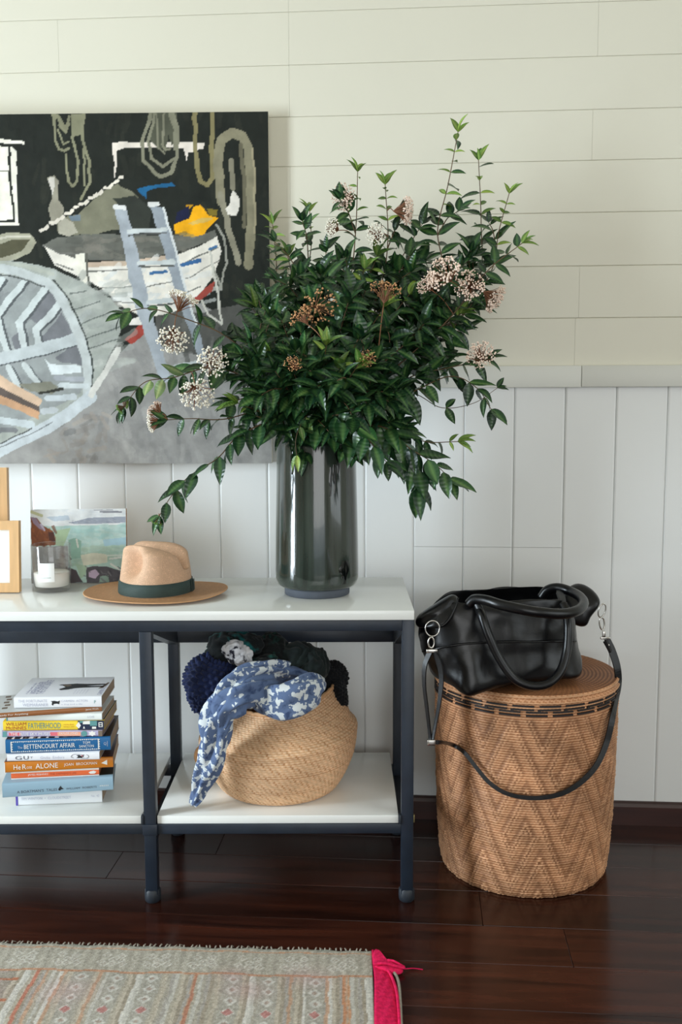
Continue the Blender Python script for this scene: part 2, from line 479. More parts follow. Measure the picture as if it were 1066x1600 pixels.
# ================================================================== PAINTINGS (colour laid on a dense canvas grid)
class Canvas:
    """rasterises flat brush shapes, given in photograph pixels, onto a grid of vertex colours"""
    def __init__(self, x0, x1, y0, y1, step, bg, wob=2.0):
        self.x0, self.x1, self.y0, self.y1 = x0, x1, y0, y1
        self.nx = int((x1 - x0) / step) + 1; self.ny = int((y1 - y0) / step) + 1
        xs = np.linspace(x0, x1, self.nx); ys = np.linspace(y0, y1, self.ny)
        X, Y = np.meshgrid(xs, ys)
        r = np.random.RandomState(5)
        wx = np.zeros_like(X); wy = np.zeros_like(X)
        for k in range(10):      # hand wobble of the brush
            f = 0.03 + 0.035 * k; a, b, c = r.uniform(0, 6.28, 3)
            wx += np.sin(X * f * math.cos(a) + Y * f * math.sin(a) + b) / (1 + k * 0.5)
            wy += np.sin(X * f * math.cos(c) + Y * f * math.sin(c) + a) / (1 + k * 0.5)
        self.X = X + wx * wob * 0.4; self.Y = Y + wy * wob * 0.4
        self.C = np.zeros((self.ny, self.nx, 3)); self.C[:] = bg
        self.k = None
    def crop(self, ox, oy, sc): self.k = (ox, oy, sc)
    def t(self, p): return (self.k[0] + p[0] / self.k[2], self.k[1] + p[1] / self.k[2])
    def poly(self, pts, col, a=1.0):
        P = [self.t(p) for p in pts]
        ins = np.zeros_like(self.X, dtype=bool)
        n = len(P)
        for i in range(n):
            x1, y1 = P[i]; x2, y2 = P[(i + 1) % n]
            if y1 == y2: continue
            c = ((y1 > self.Y) != (y2 > self.Y)) & (self.X < (x2 - x1) * (self.Y - y1) / (y2 - y1) + x1)
            ins ^= c
        self.C[ins] = self.C[ins] * (1 - a) + np.array(col) * a
    def stroke(self, pts, w, col, a=1.0):
        P = [self.t(p) for p in pts]; w = w / self.k[2] / 2
        m = np.zeros_like(self.X, dtype=bool)
        for (x1, y1), (x2, y2) in zip(P[:-1], P[1:]):
            dx, dy = x2 - x1, y2 - y1; l2 = dx * dx + dy * dy + 1e-9
            t = np.clip(((self.X - x1) * dx + (self.Y - y1) * dy) / l2, 0, 1)
            m |= ((self.X - x1 - t * dx) ** 2 + (self.Y - y1 - t * dy) ** 2) < w * w
        self.C[m] = self.C[m] * (1 - a) + np.array(col) * a
    def dabs(self, n, region, col_a, col_b, size, seed, ang=None, a=0.5):
        r = random.Random(seed)
        x0, x1, y0, y1 = region
        for _ in range(n):
            x, y = r.uniform(x0, x1), r.uniform(y0, y1)
            an = r.uniform(0, PI) if ang is None else ang + r.gauss(0, 0.25)
            l = size * r.uniform(0.6, 1.8)
            t = r.random(); c = [p * (1 - t) + q * t for p, q in zip(col_a, col_b)]
            self.stroke([(x, y), (x + l * math.cos(an), y + l * math.sin(an))], size * r.uniform(0.25, 0.6), c, a)
    def linear(self):
        c = np.clip(self.C / 255.0, 0, 1)
        c = np.where(c <= 0.04045, c / 12.92, ((c + 0.055) / 1.055) ** 2.4)
        return c.reshape(-1, 3)
    def grid(self, name, corners, m, parent):
        """corners: tl, tr, bl, br as Vectors"""
        tl, tr, bl, br = [np.array(c) for c in corners]
        u = np.linspace(0, 1, self.nx)[None, :, None]; v = np.linspace(0, 1, self.ny)[:, None, None]
        P = (tl * (1 - u) + tr * u) * (1 - v) + (bl * (1 - u) + br * u) * v
        me = bpy.data.meshes.new(name)
        nx, ny = self.nx, self.ny
        ii = np.arange(nx * ny).reshape(ny, nx)
        F = np.stack([ii[1:, :-1], ii[1:, 1:], ii[:-1, 1:], ii[:-1, :-1]], -1).reshape(-1, 4)
        me.vertices.add(nx * ny); me.vertices.foreach_set('co', P.reshape(-1, 3).astype(np.float32).ravel())
        me.loops.add(F.size); me.loops.foreach_set('vertex_index', F.ravel().astype(np.int32))
        me.polygons.add(len(F)); me.polygons.foreach_set('loop_start', np.arange(0, F.size, 4, dtype=np.int32))
        me.update(calc_edges=True); me.validate()
        set_colors(me, self.linear())
        me.materials.append(m)
        return link(name, me, parent)

M['oil'] = vcol_mat('oil_paint', rough=0.7, nvar=0.18, nscale=26, bump=0.4, bscale=70, spec=0.2)
M['canvas_edge'] = mat('canvas_edge', (205, 200, 184), 0.8, var=0.06, vscale=30)
M['oak'] = mat('pale_oak', (214, 172, 122), 0.5, var=0.10, vscale=6, stretch=(14, 14, 1.5))
M['stretcher_wood'] = mat('stretcher_wood', (178, 126, 82), 0.6, var=0.12, vscale=8)
M['mat_board'] = mat('white_mount_board', (232, 233, 230), 0.7, var=0.01)

# ---- big boat shed painting
cv = Canvas(-110, 421, 180, 723, 1.55, (32, 36, 31), wob=2.2)
cv.crop(0, 160, 2.4227)
cv.dabs(260, (-250, 1020, 40, 700), (22, 26, 22), (50, 52, 43), 40, 1, PI / 2, 0.5)
# floor of the shed
cv.poly([(-300, 1380), (1030, 1380), (1030, 760), (850, 800), (740, 740), (640, 820), (540, 860), (440, 960), (340, 1110), (150, 1230), (-300, 1500)], (150, 149, 146))
cv.poly([(600, 760), (760, 790), (1030, 720), (1030, 900), (800, 960), (600, 910)], (84, 84, 80))
cv.dabs(220, (380, 1020, 900, 1365), (128, 128, 127), (172, 170, 166), 42, 2, PI / 2 - 0.2, 0.45)
cv.dabs(40, (180, 420, 1150, 1365), (105, 106, 106), (168, 156, 144), 36, 3, None, 0.5)
cv.dabs(30, (620, 1020, 780, 930), (62, 63, 60), (115, 115, 110), 36, 31, PI / 2, 0.5)
# window on the left
cv.crop(0, 160, 4.845)
W = (232, 228, 214)
for p in ([(-60, 262), (270, 300), (265, 322), (-60, 305)], [(-60, 345), (0, 345), (8, 880), (-60, 885)], [(12, 345), (38, 350), (56, 880), (26, 890)], [(50, 338), (140, 345), (168, 858), (66, 872)], [(160, 338), (206, 372), (206, 900), (186, 880)], [(-60, 882), (210, 885), (210, 906), (-60, 912)]):
    cv.poly(p, W)
cv.stroke([(50, 512), (160, 512)], 8, (70, 70, 60))
# hanging ropes upper left
R = (134, 133, 108)
cv.poly([(600, 100), (710, 100), (705, 250), (620, 270)], R)
cv.poly([(460, 100), (500, 100), (500, 190), (480, 170)], R)
for p, w in (([(480, 100), (500, 300), (520, 355), (560, 368), (595, 350)], 18), ([(510, 120), (560, 200), (590, 180)], 26), ([(530, 180), (575, 235), (590, 120)], 20), ([(515, 210), (560, 320), (600, 300)], 14),
             ([(640, 200), (620, 270), (662, 450), (650, 580), (620, 622), (585, 590), (570, 390)], 18), ([(700, 100), (690, 300), (735, 430), (742, 600), (670, 715)], 20), ([(695, 250), (708, 610)], 14)):
    cv.stroke(p, w, R)
# pale post and tarpaulin heap
cv.poly([(430, 560), (480, 550), (520, 590), (500, 640), (500, 720), (535, 780), (530, 830), (470, 900), (440, 910), (430, 770), (450, 720), (450, 620)], (150, 146, 130))
cv.poly([(440, 565), (490, 560), (480, 620), (455, 680)], (205, 200, 190))
cv.poly([(480, 890), (560, 840), (640, 830), (760, 720), (850, 650), (940, 610), (1066, 690), (1180, 800), (1000, 940), (880, 960), (760, 990), (600, 990), (490, 970)], (122, 121, 102))
cv.poly([(900, 720), (1066, 700), (1180, 790), (1150, 960), (1000, 960), (960, 800)], (50, 54, 48))
cv.poly([(490, 890), (540, 850), (600, 890), (640, 970), (560, 995), (490, 970)], (172, 168, 152))
cv.poly([(570, 840), (660, 830), (660, 880), (590, 880)], (110, 125, 135))
for k in range(17):
    t = k / 16; cv.stroke([(360 + 600 * t, 950 - 375 * t + 12 * math.sin(k * 2.3)), (378 + 600 * t, 940 - 375 * t)], 24, (222, 214, 200))
# bracket, ropes and right side
cv.crop(200, 160, 4.4417)
W2 = (226, 216, 204)
for p in ([(-52, 283), (570, 280), (560, 328), (500, 332), (490, 348), (450, 350), (440, 412), (430, 350), (425, 318), (30, 320), (-30, 335)], [(-52, 283), (-20, 290), (-40, 520), (-48, 520)]):
    cv.poly(p, W2)
R2 = (128, 127, 108)
cv.poly([(210, 88), (380, 88), (385, 280), (340, 300), (320, 240), (300, 330), (250, 330), (200, 270)], (82, 84, 70))
for p, w in (([(200, 90), (152, 270), (150, 400), (230, 490), (270, 512), (330, 480), (380, 380), (382, 200), (350, 90)], 24), ([(225, 90), (190, 280), (210, 390), (280, 445), (350, 400)], 20), ([(290, 100), (280, 300), (300, 340), (330, 330)], 16), ([(240, 100), (250, 320), (290, 360)], 14), ([(330, 90), (365, 200), (360, 330)], 20)):
    cv.stroke(p, w, R2)
cv.stroke([(500, 90), (508, 480), (530, 550), (570, 575), (612, 520), (612, 90)], 30, (132, 124, 88))
cv.stroke([(660, 690), (650, 400), (672, 270), (740, 222), (810, 250), (850, 330), (860, 560), (858, 900), (840, 1120)], 62, (136, 131, 108))
cv.stroke([(800, 300), (820, 600), (810, 860)], 26, (104, 100, 82))
cv.stroke([(880, 330), (885, 900)], 14, (160, 152, 125))
cv.stroke([(660, 640), (700, 850), (770, 1100)], 44, (140, 136, 118))
cv.poly([(740, 610), (790, 670), (775, 730), (760, 785), (700, 780), (690, 740), (720, 700)], (222, 217, 208))
cv.stroke([(735, 410), (742, 600)], 34, (134, 130, 112))
# blue strip and yellow heap
cv.poly([(100, 600), (180, 572), (340, 548), (362, 572), (230, 592), (172, 612), (165, 665)], (32, 96, 140))
cv.poly([(345, 845), (440, 805), (475, 720), (520, 710), (570, 780), (630, 800), (560, 880), (520, 935), (440, 930), (350, 910)], (240, 172, 22))
cv.poly([(418, 715), (470, 710), (430, 750)], (190, 140, 30)); cv.poly([(560, 740), (635, 745), (620, 790), (575, 780)], (120, 105, 40))
cv.poly([(440, 840), (520, 800), (600, 800), (560, 830), (470, 850)], (214, 178, 90))
cv.poly([(360, 760), (440, 720), (440, 800), (350, 840)], (26, 32, 62))
# boats
cv.crop(0, 160, 2.4227)
cv.poly([(190, 530), (240, 500), (400, 492), (600, 500), (740, 505), (820, 480), (828, 505), (740, 545), (600, 580), (480, 592), (340, 590), (240, 572)], (102, 103, 96))
cv.dabs(40, (260, 720, 500, 580), (80, 82, 76), (132, 128, 118), 40, 4, 0.0, 0.5)
cv.poly([(190, 530), (240, 562), (340, 598), (480, 600), (660, 580), (760, 542), (828, 500), (842, 560), (822, 640), (765, 720), (660, 785), (560, 805), (480, 765), (400, 692), (340, 660), (230, 610)], (226, 221, 210))
cv.stroke([(345, 608), (490, 602), (660, 582)], 18, (196, 176, 156))
cv.dabs(40, (380, 800, 600, 760), (238, 233, 224), (200, 205, 205), 40, 5, -0.15, 0.6)
for p, w in (([(235, 605), (300, 628)], 5), ([(345, 630), (500, 625), (700, 602), (830, 545)], 5), ([(390, 690), (560, 692), (720, 655), (836, 590)], 4), ([(430, 745), (600, 745), (770, 690)], 4), ([(360, 570), (250, 565), (190, 530)], 6)):
    cv.stroke(p, w, (112, 112, 106))
cv.stroke([(585, 640), (640, 630)], 11, (60, 105, 150)); cv.stroke([(690, 608), (765, 590)], 14, (56, 100, 148)); cv.stroke([(800, 550), (825, 540)], 10, (66, 108, 150))
cv.poly([(480, 880), (545, 820), (552, 865), (505, 905)], (160, 68, 58)); cv.poly([(700, 755), (780, 700), (824, 665), (812, 705), (740, 757)], (158, 72, 62))
cv.poly([(490, 815), (545, 795), (545, 830), (500, 832)], (226, 222, 214))
cv.poly([(305, 568), (338, 566), (348, 680), (322, 665), (310, 630)], (230, 226, 212)); cv.stroke([(345, 570), (350, 680)], 7, (90, 90, 82))
# small dinghy at left
cv.poly([(-300, 560), (-60, 505), (0, 497), (60, 484), (140, 488), (164, 520), (140, 560), (60, 592), (-300, 700)], (160, 158, 138))
cv.poly([(-300, 600), (0, 532), (70, 512), (142, 510), (105, 552), (40, 575), (-300, 660)], (84, 82, 62))
cv.stroke([(-100, 530), (60, 500), (140, 500)], 8, (196, 192, 176))
# the big pale boat
cv.poly([(-300, 560), (0, 588), (100, 590), (220, 620), (330, 668), (430, 730), (482, 790), (450, 900), (400, 985), (350, 1100), (250, 1182), (120, 1272), (-300, 1400)], (164, 169, 162))
cv.dabs(50, (280, 470, 680, 1000), (150, 155, 150), (186, 189, 182), 45, 6, -0.3, 0.5)
for p in ([(285, 715), (345, 702)], [(292, 772), (392, 742)], [(305, 830), (440, 782)], [(325, 888), (470, 832)], [(340, 925), (452, 885)]):
    cv.stroke(p, 4.5, (106, 112, 108))
cv.poly([(-300, 620), (0, 640), (100, 650), (200, 670), (260, 740), (300, 830), (322, 900), (332, 1010), (310, 1090), (150, 1182), (-300, 1380)], (148, 153, 152))
cv.dabs(70, (-250, 300, 650, 1150), (120, 124, 126), (184, 189, 187), 46, 7, -0.6, 0.5)
for p in ([(200, 700), (240, 740), (160, 830), (122, 800)], [(170, 880), (250, 780), (300, 880), (200, 905)], [(215, 955), (305, 895), (318, 985), (240, 970)], [(60, 880), (100, 850), (110, 920), (70, 925)]):
    cv.poly(p, (116, 118, 122))
rib = (196, 203, 202)
for p in ([(196, 688), (92, 822), (112, 925)], [(248, 748), (150, 850), (166, 905)], [(112, 668), (8, 795), (42, 940)], [(30, 660), (-60, 800), (-40, 960)], [(40, 990), (75, 1060)], [(100, 980), (150, 1050)]):
    cv.stroke([(x + 16, y + 4) for x, y in p], 12, (86, 90, 92)); cv.stroke(p, 24, rib)
cv.stroke([(-300, 985), (0, 960), (120, 932), (300, 882)], 46, (186, 193, 194)); cv.stroke([(-300, 1012), (0, 985), (130, 955), (310, 905)], 5, (84, 88, 90))
cv.stroke([(-300, 590), (0, 612), (100, 632), (200, 672), (260, 742), (310, 862), (334, 960), (334, 1085)], 34, (188, 194, 193))
cv.stroke([(-300, 572), (0, 590), (110, 606), (222, 640)], 14, (172, 176, 166))
cv.stroke([(222, 664), (286, 742), (332, 862), (354, 962), (352, 1092)], 6, (56, 62, 60))
cv.stroke([(0, 636), (100, 656), (190, 690)], 5, (72, 76, 74))
cv.poly([(175, 950), (200, 978), (310, 985), (310, 1012), (205, 1024)], (208, 215, 216))
cv.stroke([(220, 1035), (312, 1040)], 20, (160, 164, 170))
cv.stroke([(235, 1065), (330, 1066)], 20, (196, 203, 204))
cv.poly([(75, 1055), (200, 1050), (230, 1080), (200, 1095), (120, 1085)], (132, 132, 118)); cv.stroke([(150, 1092), (245, 1078)], 9, (52, 52, 46))
cv.stroke([(180, 1112), (285, 1106)], 22, (192, 199, 202)); cv.stroke([(165, 1165), (210, 1160)], 24, (186, 192, 194))
cv.stroke([(-200, 1190), (0, 1195), (120, 1215)], 26, (190, 198, 200)); cv.stroke([(-200, 1240), (60, 1235)], 20, (122, 124, 126))
cv.stroke([(-300, 1460), (0, 1316), (120, 1255), (250, 1182), (345, 1104)], 46, (190, 197, 200))
cv.stroke([(-300, 1430), (0, 1290), (120, 1228)], 5, (82, 84, 84)); cv.stroke([(-100, 1345), (60, 1278), (200, 1205)], 4, (120, 124, 126))
cv.stroke([(347, 1100), (402, 1010), (455, 925)], 24, (208, 207, 200))
cv.poly([(-200, 920), (0, 1008), (42, 1040), (162, 1120), (150, 1146), (0, 1062), (-200, 990)], (204, 176, 150))
cv.poly([(-200, 985), (0, 1062), (150, 1146), (150, 1168), (0, 1096), (-200, 1030)], (92, 82, 76))
cv.poly([(-200, 1030), (0, 1096), (150, 1166), (150, 1198), (0, 1128), (-200, 1060)], (192, 152, 118))
# mooring lines at the bow and the ladder
for p, w, c in (([(822, 460), (852, 500), (862, 600), (842, 692), (812, 605)], 8, (150, 150, 140)), ([(770, 740), (792, 792), (842, 826), (830, 700), (800, 560)], 8, (196, 194, 184))):
    cv.stroke(p, w, c)
lad = (164, 171, 178)
cv.poly([(452, 385), (496, 395), (545, 600), (600, 850), (645, 1045), (602, 1062), (580, 960), (520, 740), (480, 520)], lad)
cv.poly([(582, 380), (632, 395), (690, 620), (745, 830), (785, 965), (752, 968), (700, 790), (640, 590)], (146, 154, 162))
cv.stroke([(632, 395), (692, 620), (747, 830)], 9, (210, 214, 214)); cv.stroke([(454, 390), (490, 395)], 16, (220, 220, 218)); cv.stroke([(585, 382), (612, 380)], 18, (220, 220, 218))
for a, b in (((505, 484), (640, 478)), ((540, 602), (668, 597)), ((575, 742), (700, 730)), ((640, 1000), (775, 965))):
    cv.stroke([a, b], 16, (192, 198, 198)); cv.stroke([(a[0], a[1] + 13), (b[0], b[1] + 13)], 6, (82, 84, 82))
cv.crop(0, 160, 2.4227)
def wpt(u, z, off): return W0 + WU * u + WN * off + Vector((0, 0, z))
uR, _ = on_wall(421, 450, 0.032); uL, _ = on_wall(-110, 450, 0.032)
zT = on_wall(210, 179.5, 0.032)[1]; zB = on_wall(210, 723.5, 0.032)[1]
hw = (uR - uL) / 2
PA = math.radians(-1.5)
pr_ = wpt(uR, zB, 0.0)
big = empty('boat_shed_painting', pr_ - Vector((math.cos(PA), math.sin(PA), 0)) * hw, PA)
tag(big, 'large unframed oil painting of fishing boats and hanging ropes in a dark shed', 'painting')
hh = zT - zB
mb = MB(); mb.box(-hw, hw, -0.0312, -0.004, 0, hh, bev=0.0015); mb.build('canvas_edge', M['canvas_edge'], big, auto=40)
cv.grid('painted_canvas', [(-hw, -0.032, hh), (hw, -0.032, hh), (-hw, -0.032, 0), (hw, -0.032, 0)], M['oil'], big)

# ---- small seascape leaning at the back of the table
cs = Canvas(48, 198, 795, 916, 0.8, (196, 214, 208), wob=1.2)
cs.crop(0, 720, 5.076)
cs.poly([(230, 380), (1010, 380), (1010, 520), (230, 520)], (226, 230, 232))
cs.dabs(50, (330, 1000, 385, 470), (214, 220, 226), (236, 237, 236), 40, 11, 0.0, 0.6)
cs.poly([(360, 440), (540, 430), (560, 470), (430, 478)], (186, 200, 214)); cs.poly([(540, 490), (700, 460), (1000, 450), (1000, 500), (780, 510), (600, 505)], (148, 156, 172))
cs.dabs(30, (560, 990, 462, 500), (120, 128, 146), (190, 196, 206), 18, 12, 0.1, 0.7)
cs.stroke([(800, 408), (970, 412)], 14, (128, 130, 140)); cs.stroke([(750, 392), (900, 396)], 8, (150, 152, 160))
cs.poly([(330, 520), (1010, 520), (1010, 1000), (330, 1000)], (172, 204, 196))
cs.dabs(90, (440, 1000, 525, 690), (150, 198, 196), (206, 224, 220), 60, 13, 0.05, 0.55)
cs.poly([(820, 640), (1010, 615), (1010, 690), (830, 690)], (160, 200, 216))
cs.dabs(60, (430, 1000, 680, 860), (140, 178, 160), (190, 208, 190), 60, 14, 0.15, 0.5)
cs.poly([(545, 640), (600, 625), (650, 650), (640, 790), (570, 800), (545, 740)], (134, 176, 160)); cs.stroke([(610, 640), (622, 700)], 14, (214, 216, 206))
cs.poly([(640, 770), (740, 750), (850, 765), (850, 830), (660, 850)], (212, 212, 192)); cs.poly([(440, 560), (560, 540), (500, 700), (440, 680)], (168, 196, 158))
cs.stroke([(870, 800), (960, 790)], 16, (220, 224, 218)); cs.stroke([(880, 840), (940, 880), (985, 960)], 14, (222, 226, 222)); cs.stroke([(850, 770), (1000, 775)], 12, (204, 214, 206))
cs.poly([(238, 440), (290, 450), (340, 520), (420, 560), (442, 640), (440, 680), (250, 685)], (120, 62, 36))
cs.dabs(26, (250, 430, 520, 670), (86, 40, 28), (156, 86, 44), 34, 15, 1.2, 0.6)
cs.poly([(240, 440), (285, 450), (340, 560), (300, 540), (260, 500)], (140, 118, 140)); cs.stroke([(320, 505), (350, 555)], 16, (178, 166, 190)); cs.stroke([(250, 400), (330, 430)], 24, (190, 192, 150))
cs.poly([(380, 570), (430, 570), (440, 660), (390, 640)], (70, 36, 30))
cs.poly([(250, 690), (540, 690), (540, 1000), (250, 1000)], (150, 150, 152)); cs.dabs(30, (250, 540, 700, 990), (110, 100, 110), (190, 194, 196), 40, 16, 0.2, 0.5)
cs.poly([(520, 860), (600, 890), (660, 990), (520, 1000)], (64, 56, 62)); cs.poly([(540, 765), (570, 800), (555, 810)], (40, 36, 44))
cs.poly([(680, 870), (740, 855), (850, 860), (960, 900), (970, 1000), (690, 1000)], (70, 66, 74)); cs.poly([(705, 900), (760, 880), (792, 920), (760, 960), (705, 945)], (188, 164, 192))
cs.poly([(800, 940), (860, 930), (870, 1000), (790, 1000)], (124, 148, 138)); cs.poly([(600, 840), (690, 850), (680, 930), (640, 960)], (158, 186, 160)); cs.dabs(20, (640, 960, 850, 985), (40, 38, 46), (120, 118, 124), 26, 17, 0.6, 0.6)
cs.C = cs.C * 0.86 + 232 * 0.14
bl = at_z(49, 913, TZ); br = at_z(198, 910.5, TZ)
brz = math.atan2(br.y - bl.y, br.x - bl.x)
wS = (br - bl).length; tilt = math.radians(6)
tl = at_y(124, 796, bl.y + 0.02); hS = (tl.z - TZ) / math.cos(tilt)
sea = empty('seascape_canvas', (bl + br) / 2, brz); sea.location.z = TZ
sea.rotation_euler = (-tilt, 0, brz)
tag(sea, 'small painted canvas of a green sea and rocks leaning behind the candle', 'painting')
mb = MB(); mb.box(-wS / 2, wS / 2, 0.001, 0.020, 0.0022, hS, bev=0.0012); mb.build('stretcher', M['stretcher_wood'], sea, auto=40)
cs.grid('painted_face', [(-wS / 2, 0, hS), (wS / 2, 0, hS), (-wS / 2, 0, 0.002), (wS / 2, 0, 0.002)], M['oil'], sea)

# ---- wooden picture frames at the left end
def picture_frame(label, cx_px, bot_px, right_px, top_px, width, fw, tiltdeg, Y, rz):
    r = at_y(right_px, bot_px, Y)
    top = at_y(right_px, top_px, Y + 0.01)
    h = (top.z - TZ) / math.cos(math.radians(tiltdeg))
    e = empty('picture_frame', (r.x - width / 2, Y, TZ))
    e.rotation_euler = (-math.radians(tiltdeg), 0, rz)
    tag(e, label, 'picture frame')
    w = width / 2; d = 0.018; z0 = 0.0022
    def rail(pts):
        mb = MB(); mb.prism(pts, 0.0, d); mb.build('frame_rail', M['oak'], e)
    rail([(-w, z0), (w, z0), (w - fw, z0 + fw), (-w + fw, z0 + fw)])
    rail([(w, h), (-w, h), (-w + fw, h - fw), (w - fw, h - fw)])
    rail([(-w, h), (-w, z0), (-w + fw, z0 + fw), (-w + fw, h - fw)])
    rail([(w, z0), (w, h), (w - fw, h - fw), (w - fw, z0 + fw)])
    mb = MB(); mb.box(-w + fw, w - fw, 0.007, 0.010, z0 + fw, h - fw); mb.build('mount_board', M['mat_board'], e)
    return e
picture_frame('pale wooden picture frame with white mount board standing in front at the left edge', 0, 927, 30, 814, 0.20, 0.022, 5, 2.325, 0.0)
picture_frame('taller pale wooden picture frame standing behind the white mounted frame', 0, 915, 13, 731, 0.22, 0.030, 4, 2.40, 0.03)

# ================================================================== VASE
M['glaze'] = mat('dark_green_glaze', (44, 53, 47), 0.13, var=0.5, vscale=5, stretch=(9, 9, 0.5), spec=0.6, coat=0.5, coat_rough=0.03, bump=0.05, bscale=30)
M['raw_clay'] = mat('grey_unglazed_clay', (82, 88, 98), 0.7, var=0.08, vscale=30)
M['glaze_lip'] = mat('pale_lip_glaze', (120, 118, 108), 0.3, var=0.25, vscale=20)
M['drip'] = mat('black_glaze_drip', (10, 14, 13), 0.10, spec=0.6, var=0.1)
VX, VY = at_y(494.5, 937, 2.24).x, 2.318
vase = empty('glazed_vase', (VX, VY, TZ))
tag(vase, 'tall dark green glazed cylinder vase holding the leafy branches', 'vase')
mb = MB()
outer = [(0.0770, 0.019), (0.0850, 0.020), (0.0930, 0.026), (0.0972, 0.038), (0.0978, 0.06), (0.0968, 0.14), (0.0945, 0.24), (0.0925, 0.32), (0.0912, 0.350), (0.0890, 0.360), (0.0850, 0.3635)]
inner = [(0.0800, 0.3640), (0.080, 0.35), (0.084, 0.20), (0.080, 0.04), (0.0005, 0.032)]
mb.lathe(outer + inner, 72)
mb.build('vase_body', M['glaze'], vase, auto=50)
mb = MB(); mb.lathe([(0.0005, 0.0), (0.0740, 0.0), (0.0765, 0.002), (0.0770, 0.0188), (0.070, 0.0190)], 64); mb.build('foot_ring', M['raw_clay'], vase, auto=50)['label'] = 'unglazed grey foot ring'
mb = MB(); mb.lathe([(0.0852, 0.3636), (0.0812, 0.368), (0.0812, 0.371), (0.0842, 0.374), (0.0845, 0.381), (0.0830, 0.3835), (0.0795, 0.383), (0.0785, 0.378), (0.0785, 0.364)], 64)
mb.build('lip', M['glaze_lip'], vase, auto=60)
def vase_r(z):
    return float(np.interp(z, [p[1] for p in outer], [p[0] for p in outer]))
def drip(px, y0, y1, w):
    """a run of darker glaze, slightly proud of the vase wall"""
    mb = MB(); n = 9; V = []
    rr = random.Random(int(px * 7 + y0))
    for i in range(n):
        t = i / (n - 1)
        p = at_y(px + 0.8 * math.sin(i * 1.3), y0 + (y1 - y0) * t, VY - 0.09)
        z = p.z - TZ; xx = p.x - VX
        ww = w * (0.4 + 0.6 * math.sin(min(1, t * 1.15 + 0.12) * PI)) * rr.uniform(0.75, 1.2)
        for s in (-1, -0.35, 0.35, 1):
            r = vase_r(z) + 0.0003
            x = max(-r * 0.98, min(r * 0.98, xx + s * ww)); rad = r + (0.0009 if abs(s) < 0.5 else 0)
            a = math.asin(max(-1, min(1, x / r))); V.append((rad * math.sin(a), -rad * math.cos(a), z))
    F = []
    for i in range(n - 1):
        for k in range(3): F.append((i * 4 + k + 4, i * 4 + k + 5, i * 4 + k + 1, i * 4 + k))
    mb.add(V, F); mb.build('glaze_drip', M['drip'], vase, smooth=True)['label'] = 'run of black glaze'
for a in ((456.5, 704, 742, 0.005), (529, 694, 740, 0.006), (523, 726, 772, 0.005), (517, 730, 776, 0.004), (541, 690, 712, 0.004), (539, 878, 915, 0.010), (535, 885, 905, 0.008)):
    drip(*a)

# ================================================================== HAT
M['straw'] = mat('tan_straw', (196, 150, 108), 0.75, var=0.10, vscale=40)
def straw_mat(name, col):
    m = bpy.data.materials.new(name); nt, N, L, b = nodes_of(m)
    tc = N.new('ShaderNodeTexCoord')
    vo = N.new('ShaderNodeTexVoronoi'); vo.inputs['Scale'].default_value = 420
    L.new(tc.outputs['Object'], vo.inputs['Vector'])
    nz = N.new('ShaderNodeTexNoise'); nz.inputs['Scale'].default_value = 120; nz.inputs['Detail'].default_value = 3
    L.new(tc.outputs['Object'], nz.inputs['Vector'])
    mul = N.new('ShaderNodeMath'); mul.operation = 'ADD'
    L.new(vo.outputs['Distance'], mul.inputs[0]); L.new(nz.outputs['Fac'], mul.inputs[1])
    rp = N.new('ShaderNodeValToRGB'); c = srgb(*col)
    rp.color_ramp.elements[0].position = 0.4; rp.color_ramp.elements[1].position = 1.1 - 0.1
    rp.color_ramp.elements[0].color = (*[min(1, x * 1.08) for x in c], 1); rp.color_ramp.elements[1].color = (*[x * 0.74 for x in c], 1)
    L.new(mul.outputs[0], rp.inputs['Fac']); L.new(rp.outputs['Color'], b.inputs['Base Color'])
    b.inputs['Roughness'].default_value = 0.7
    bp = N.new('ShaderNodeBump'); bp.inputs['Strength'].default_value = 0.3; bp.inputs['Distance'].default_value = 0.001
    L.new(mul.outputs[0], bp.inputs['Height']); L.new(bp.outputs['Normal'], b.inputs['Normal'])
    return m
M['hat_straw'] = straw_mat('woven_hat_straw', (226, 184, 150))
M['brim_straw'] = straw_mat('woven_brim_straw', (206, 156, 112))
M['hat_band'] = mat('dark_green_grosgrain', (46, 64, 60), 0.7, var=0.1, vscale=60, bump=0.3, bscale=200, stretch=(1, 1, 5))
HP = at_z(246, 927, TZ); HX, HY = HP.x, 2.305
hat = empty('straw_fedora', (HX, HY, TZ))
tag(hat, 'tan woven straw fedora with a dark green ribbon band lying on the table', 'hat')
BRX, BRY = 0.167, 0.143
CRX, CRY = 0.0845, 0.0935
CH = 0.112
fd = math.radians(164)          # the way the hat faces
fx, fy = math.cos(fd), math.sin(fd)
def brim_z(a):
    return 0.0035 + 0.010 * (0.5 + 0.5 * math.cos(a)) ** 2 + 0.009 * (0.5 - 0.5 * math.cos(a)) ** 2 + 0.002 * math.sin(3 * a + 1)
mb = MB(); segs = 96; V = []; F = []
rings = [0.0, 0.12, 0.3, 0.5, 0.7, 0.85, 0.96, 1.0]
def brim_pt(a, t, dz=0.0):
    x0, y0 = CRX * 1.0 * math.cos(a), CRY * math.sin(a)
    x1, y1 = BRX * math.cos(a), BRY * math.sin(a)
    z0 = 0.0095; z1 = brim_z(a)
    z = z0 + (z1 - z0) * t ** 1.5 - 0.003 * math.sin(PI * t)
    return (x0 + (x1 - x0) * t, y0 + (y1 - y0) * t, max(z, 0.0032) + dz)
n = len(rings)
for dz in (0.0, -0.0022):
    for t in rings:
        for k in range(segs): V.append(brim_pt(2 * PI * k / segs, t, dz))
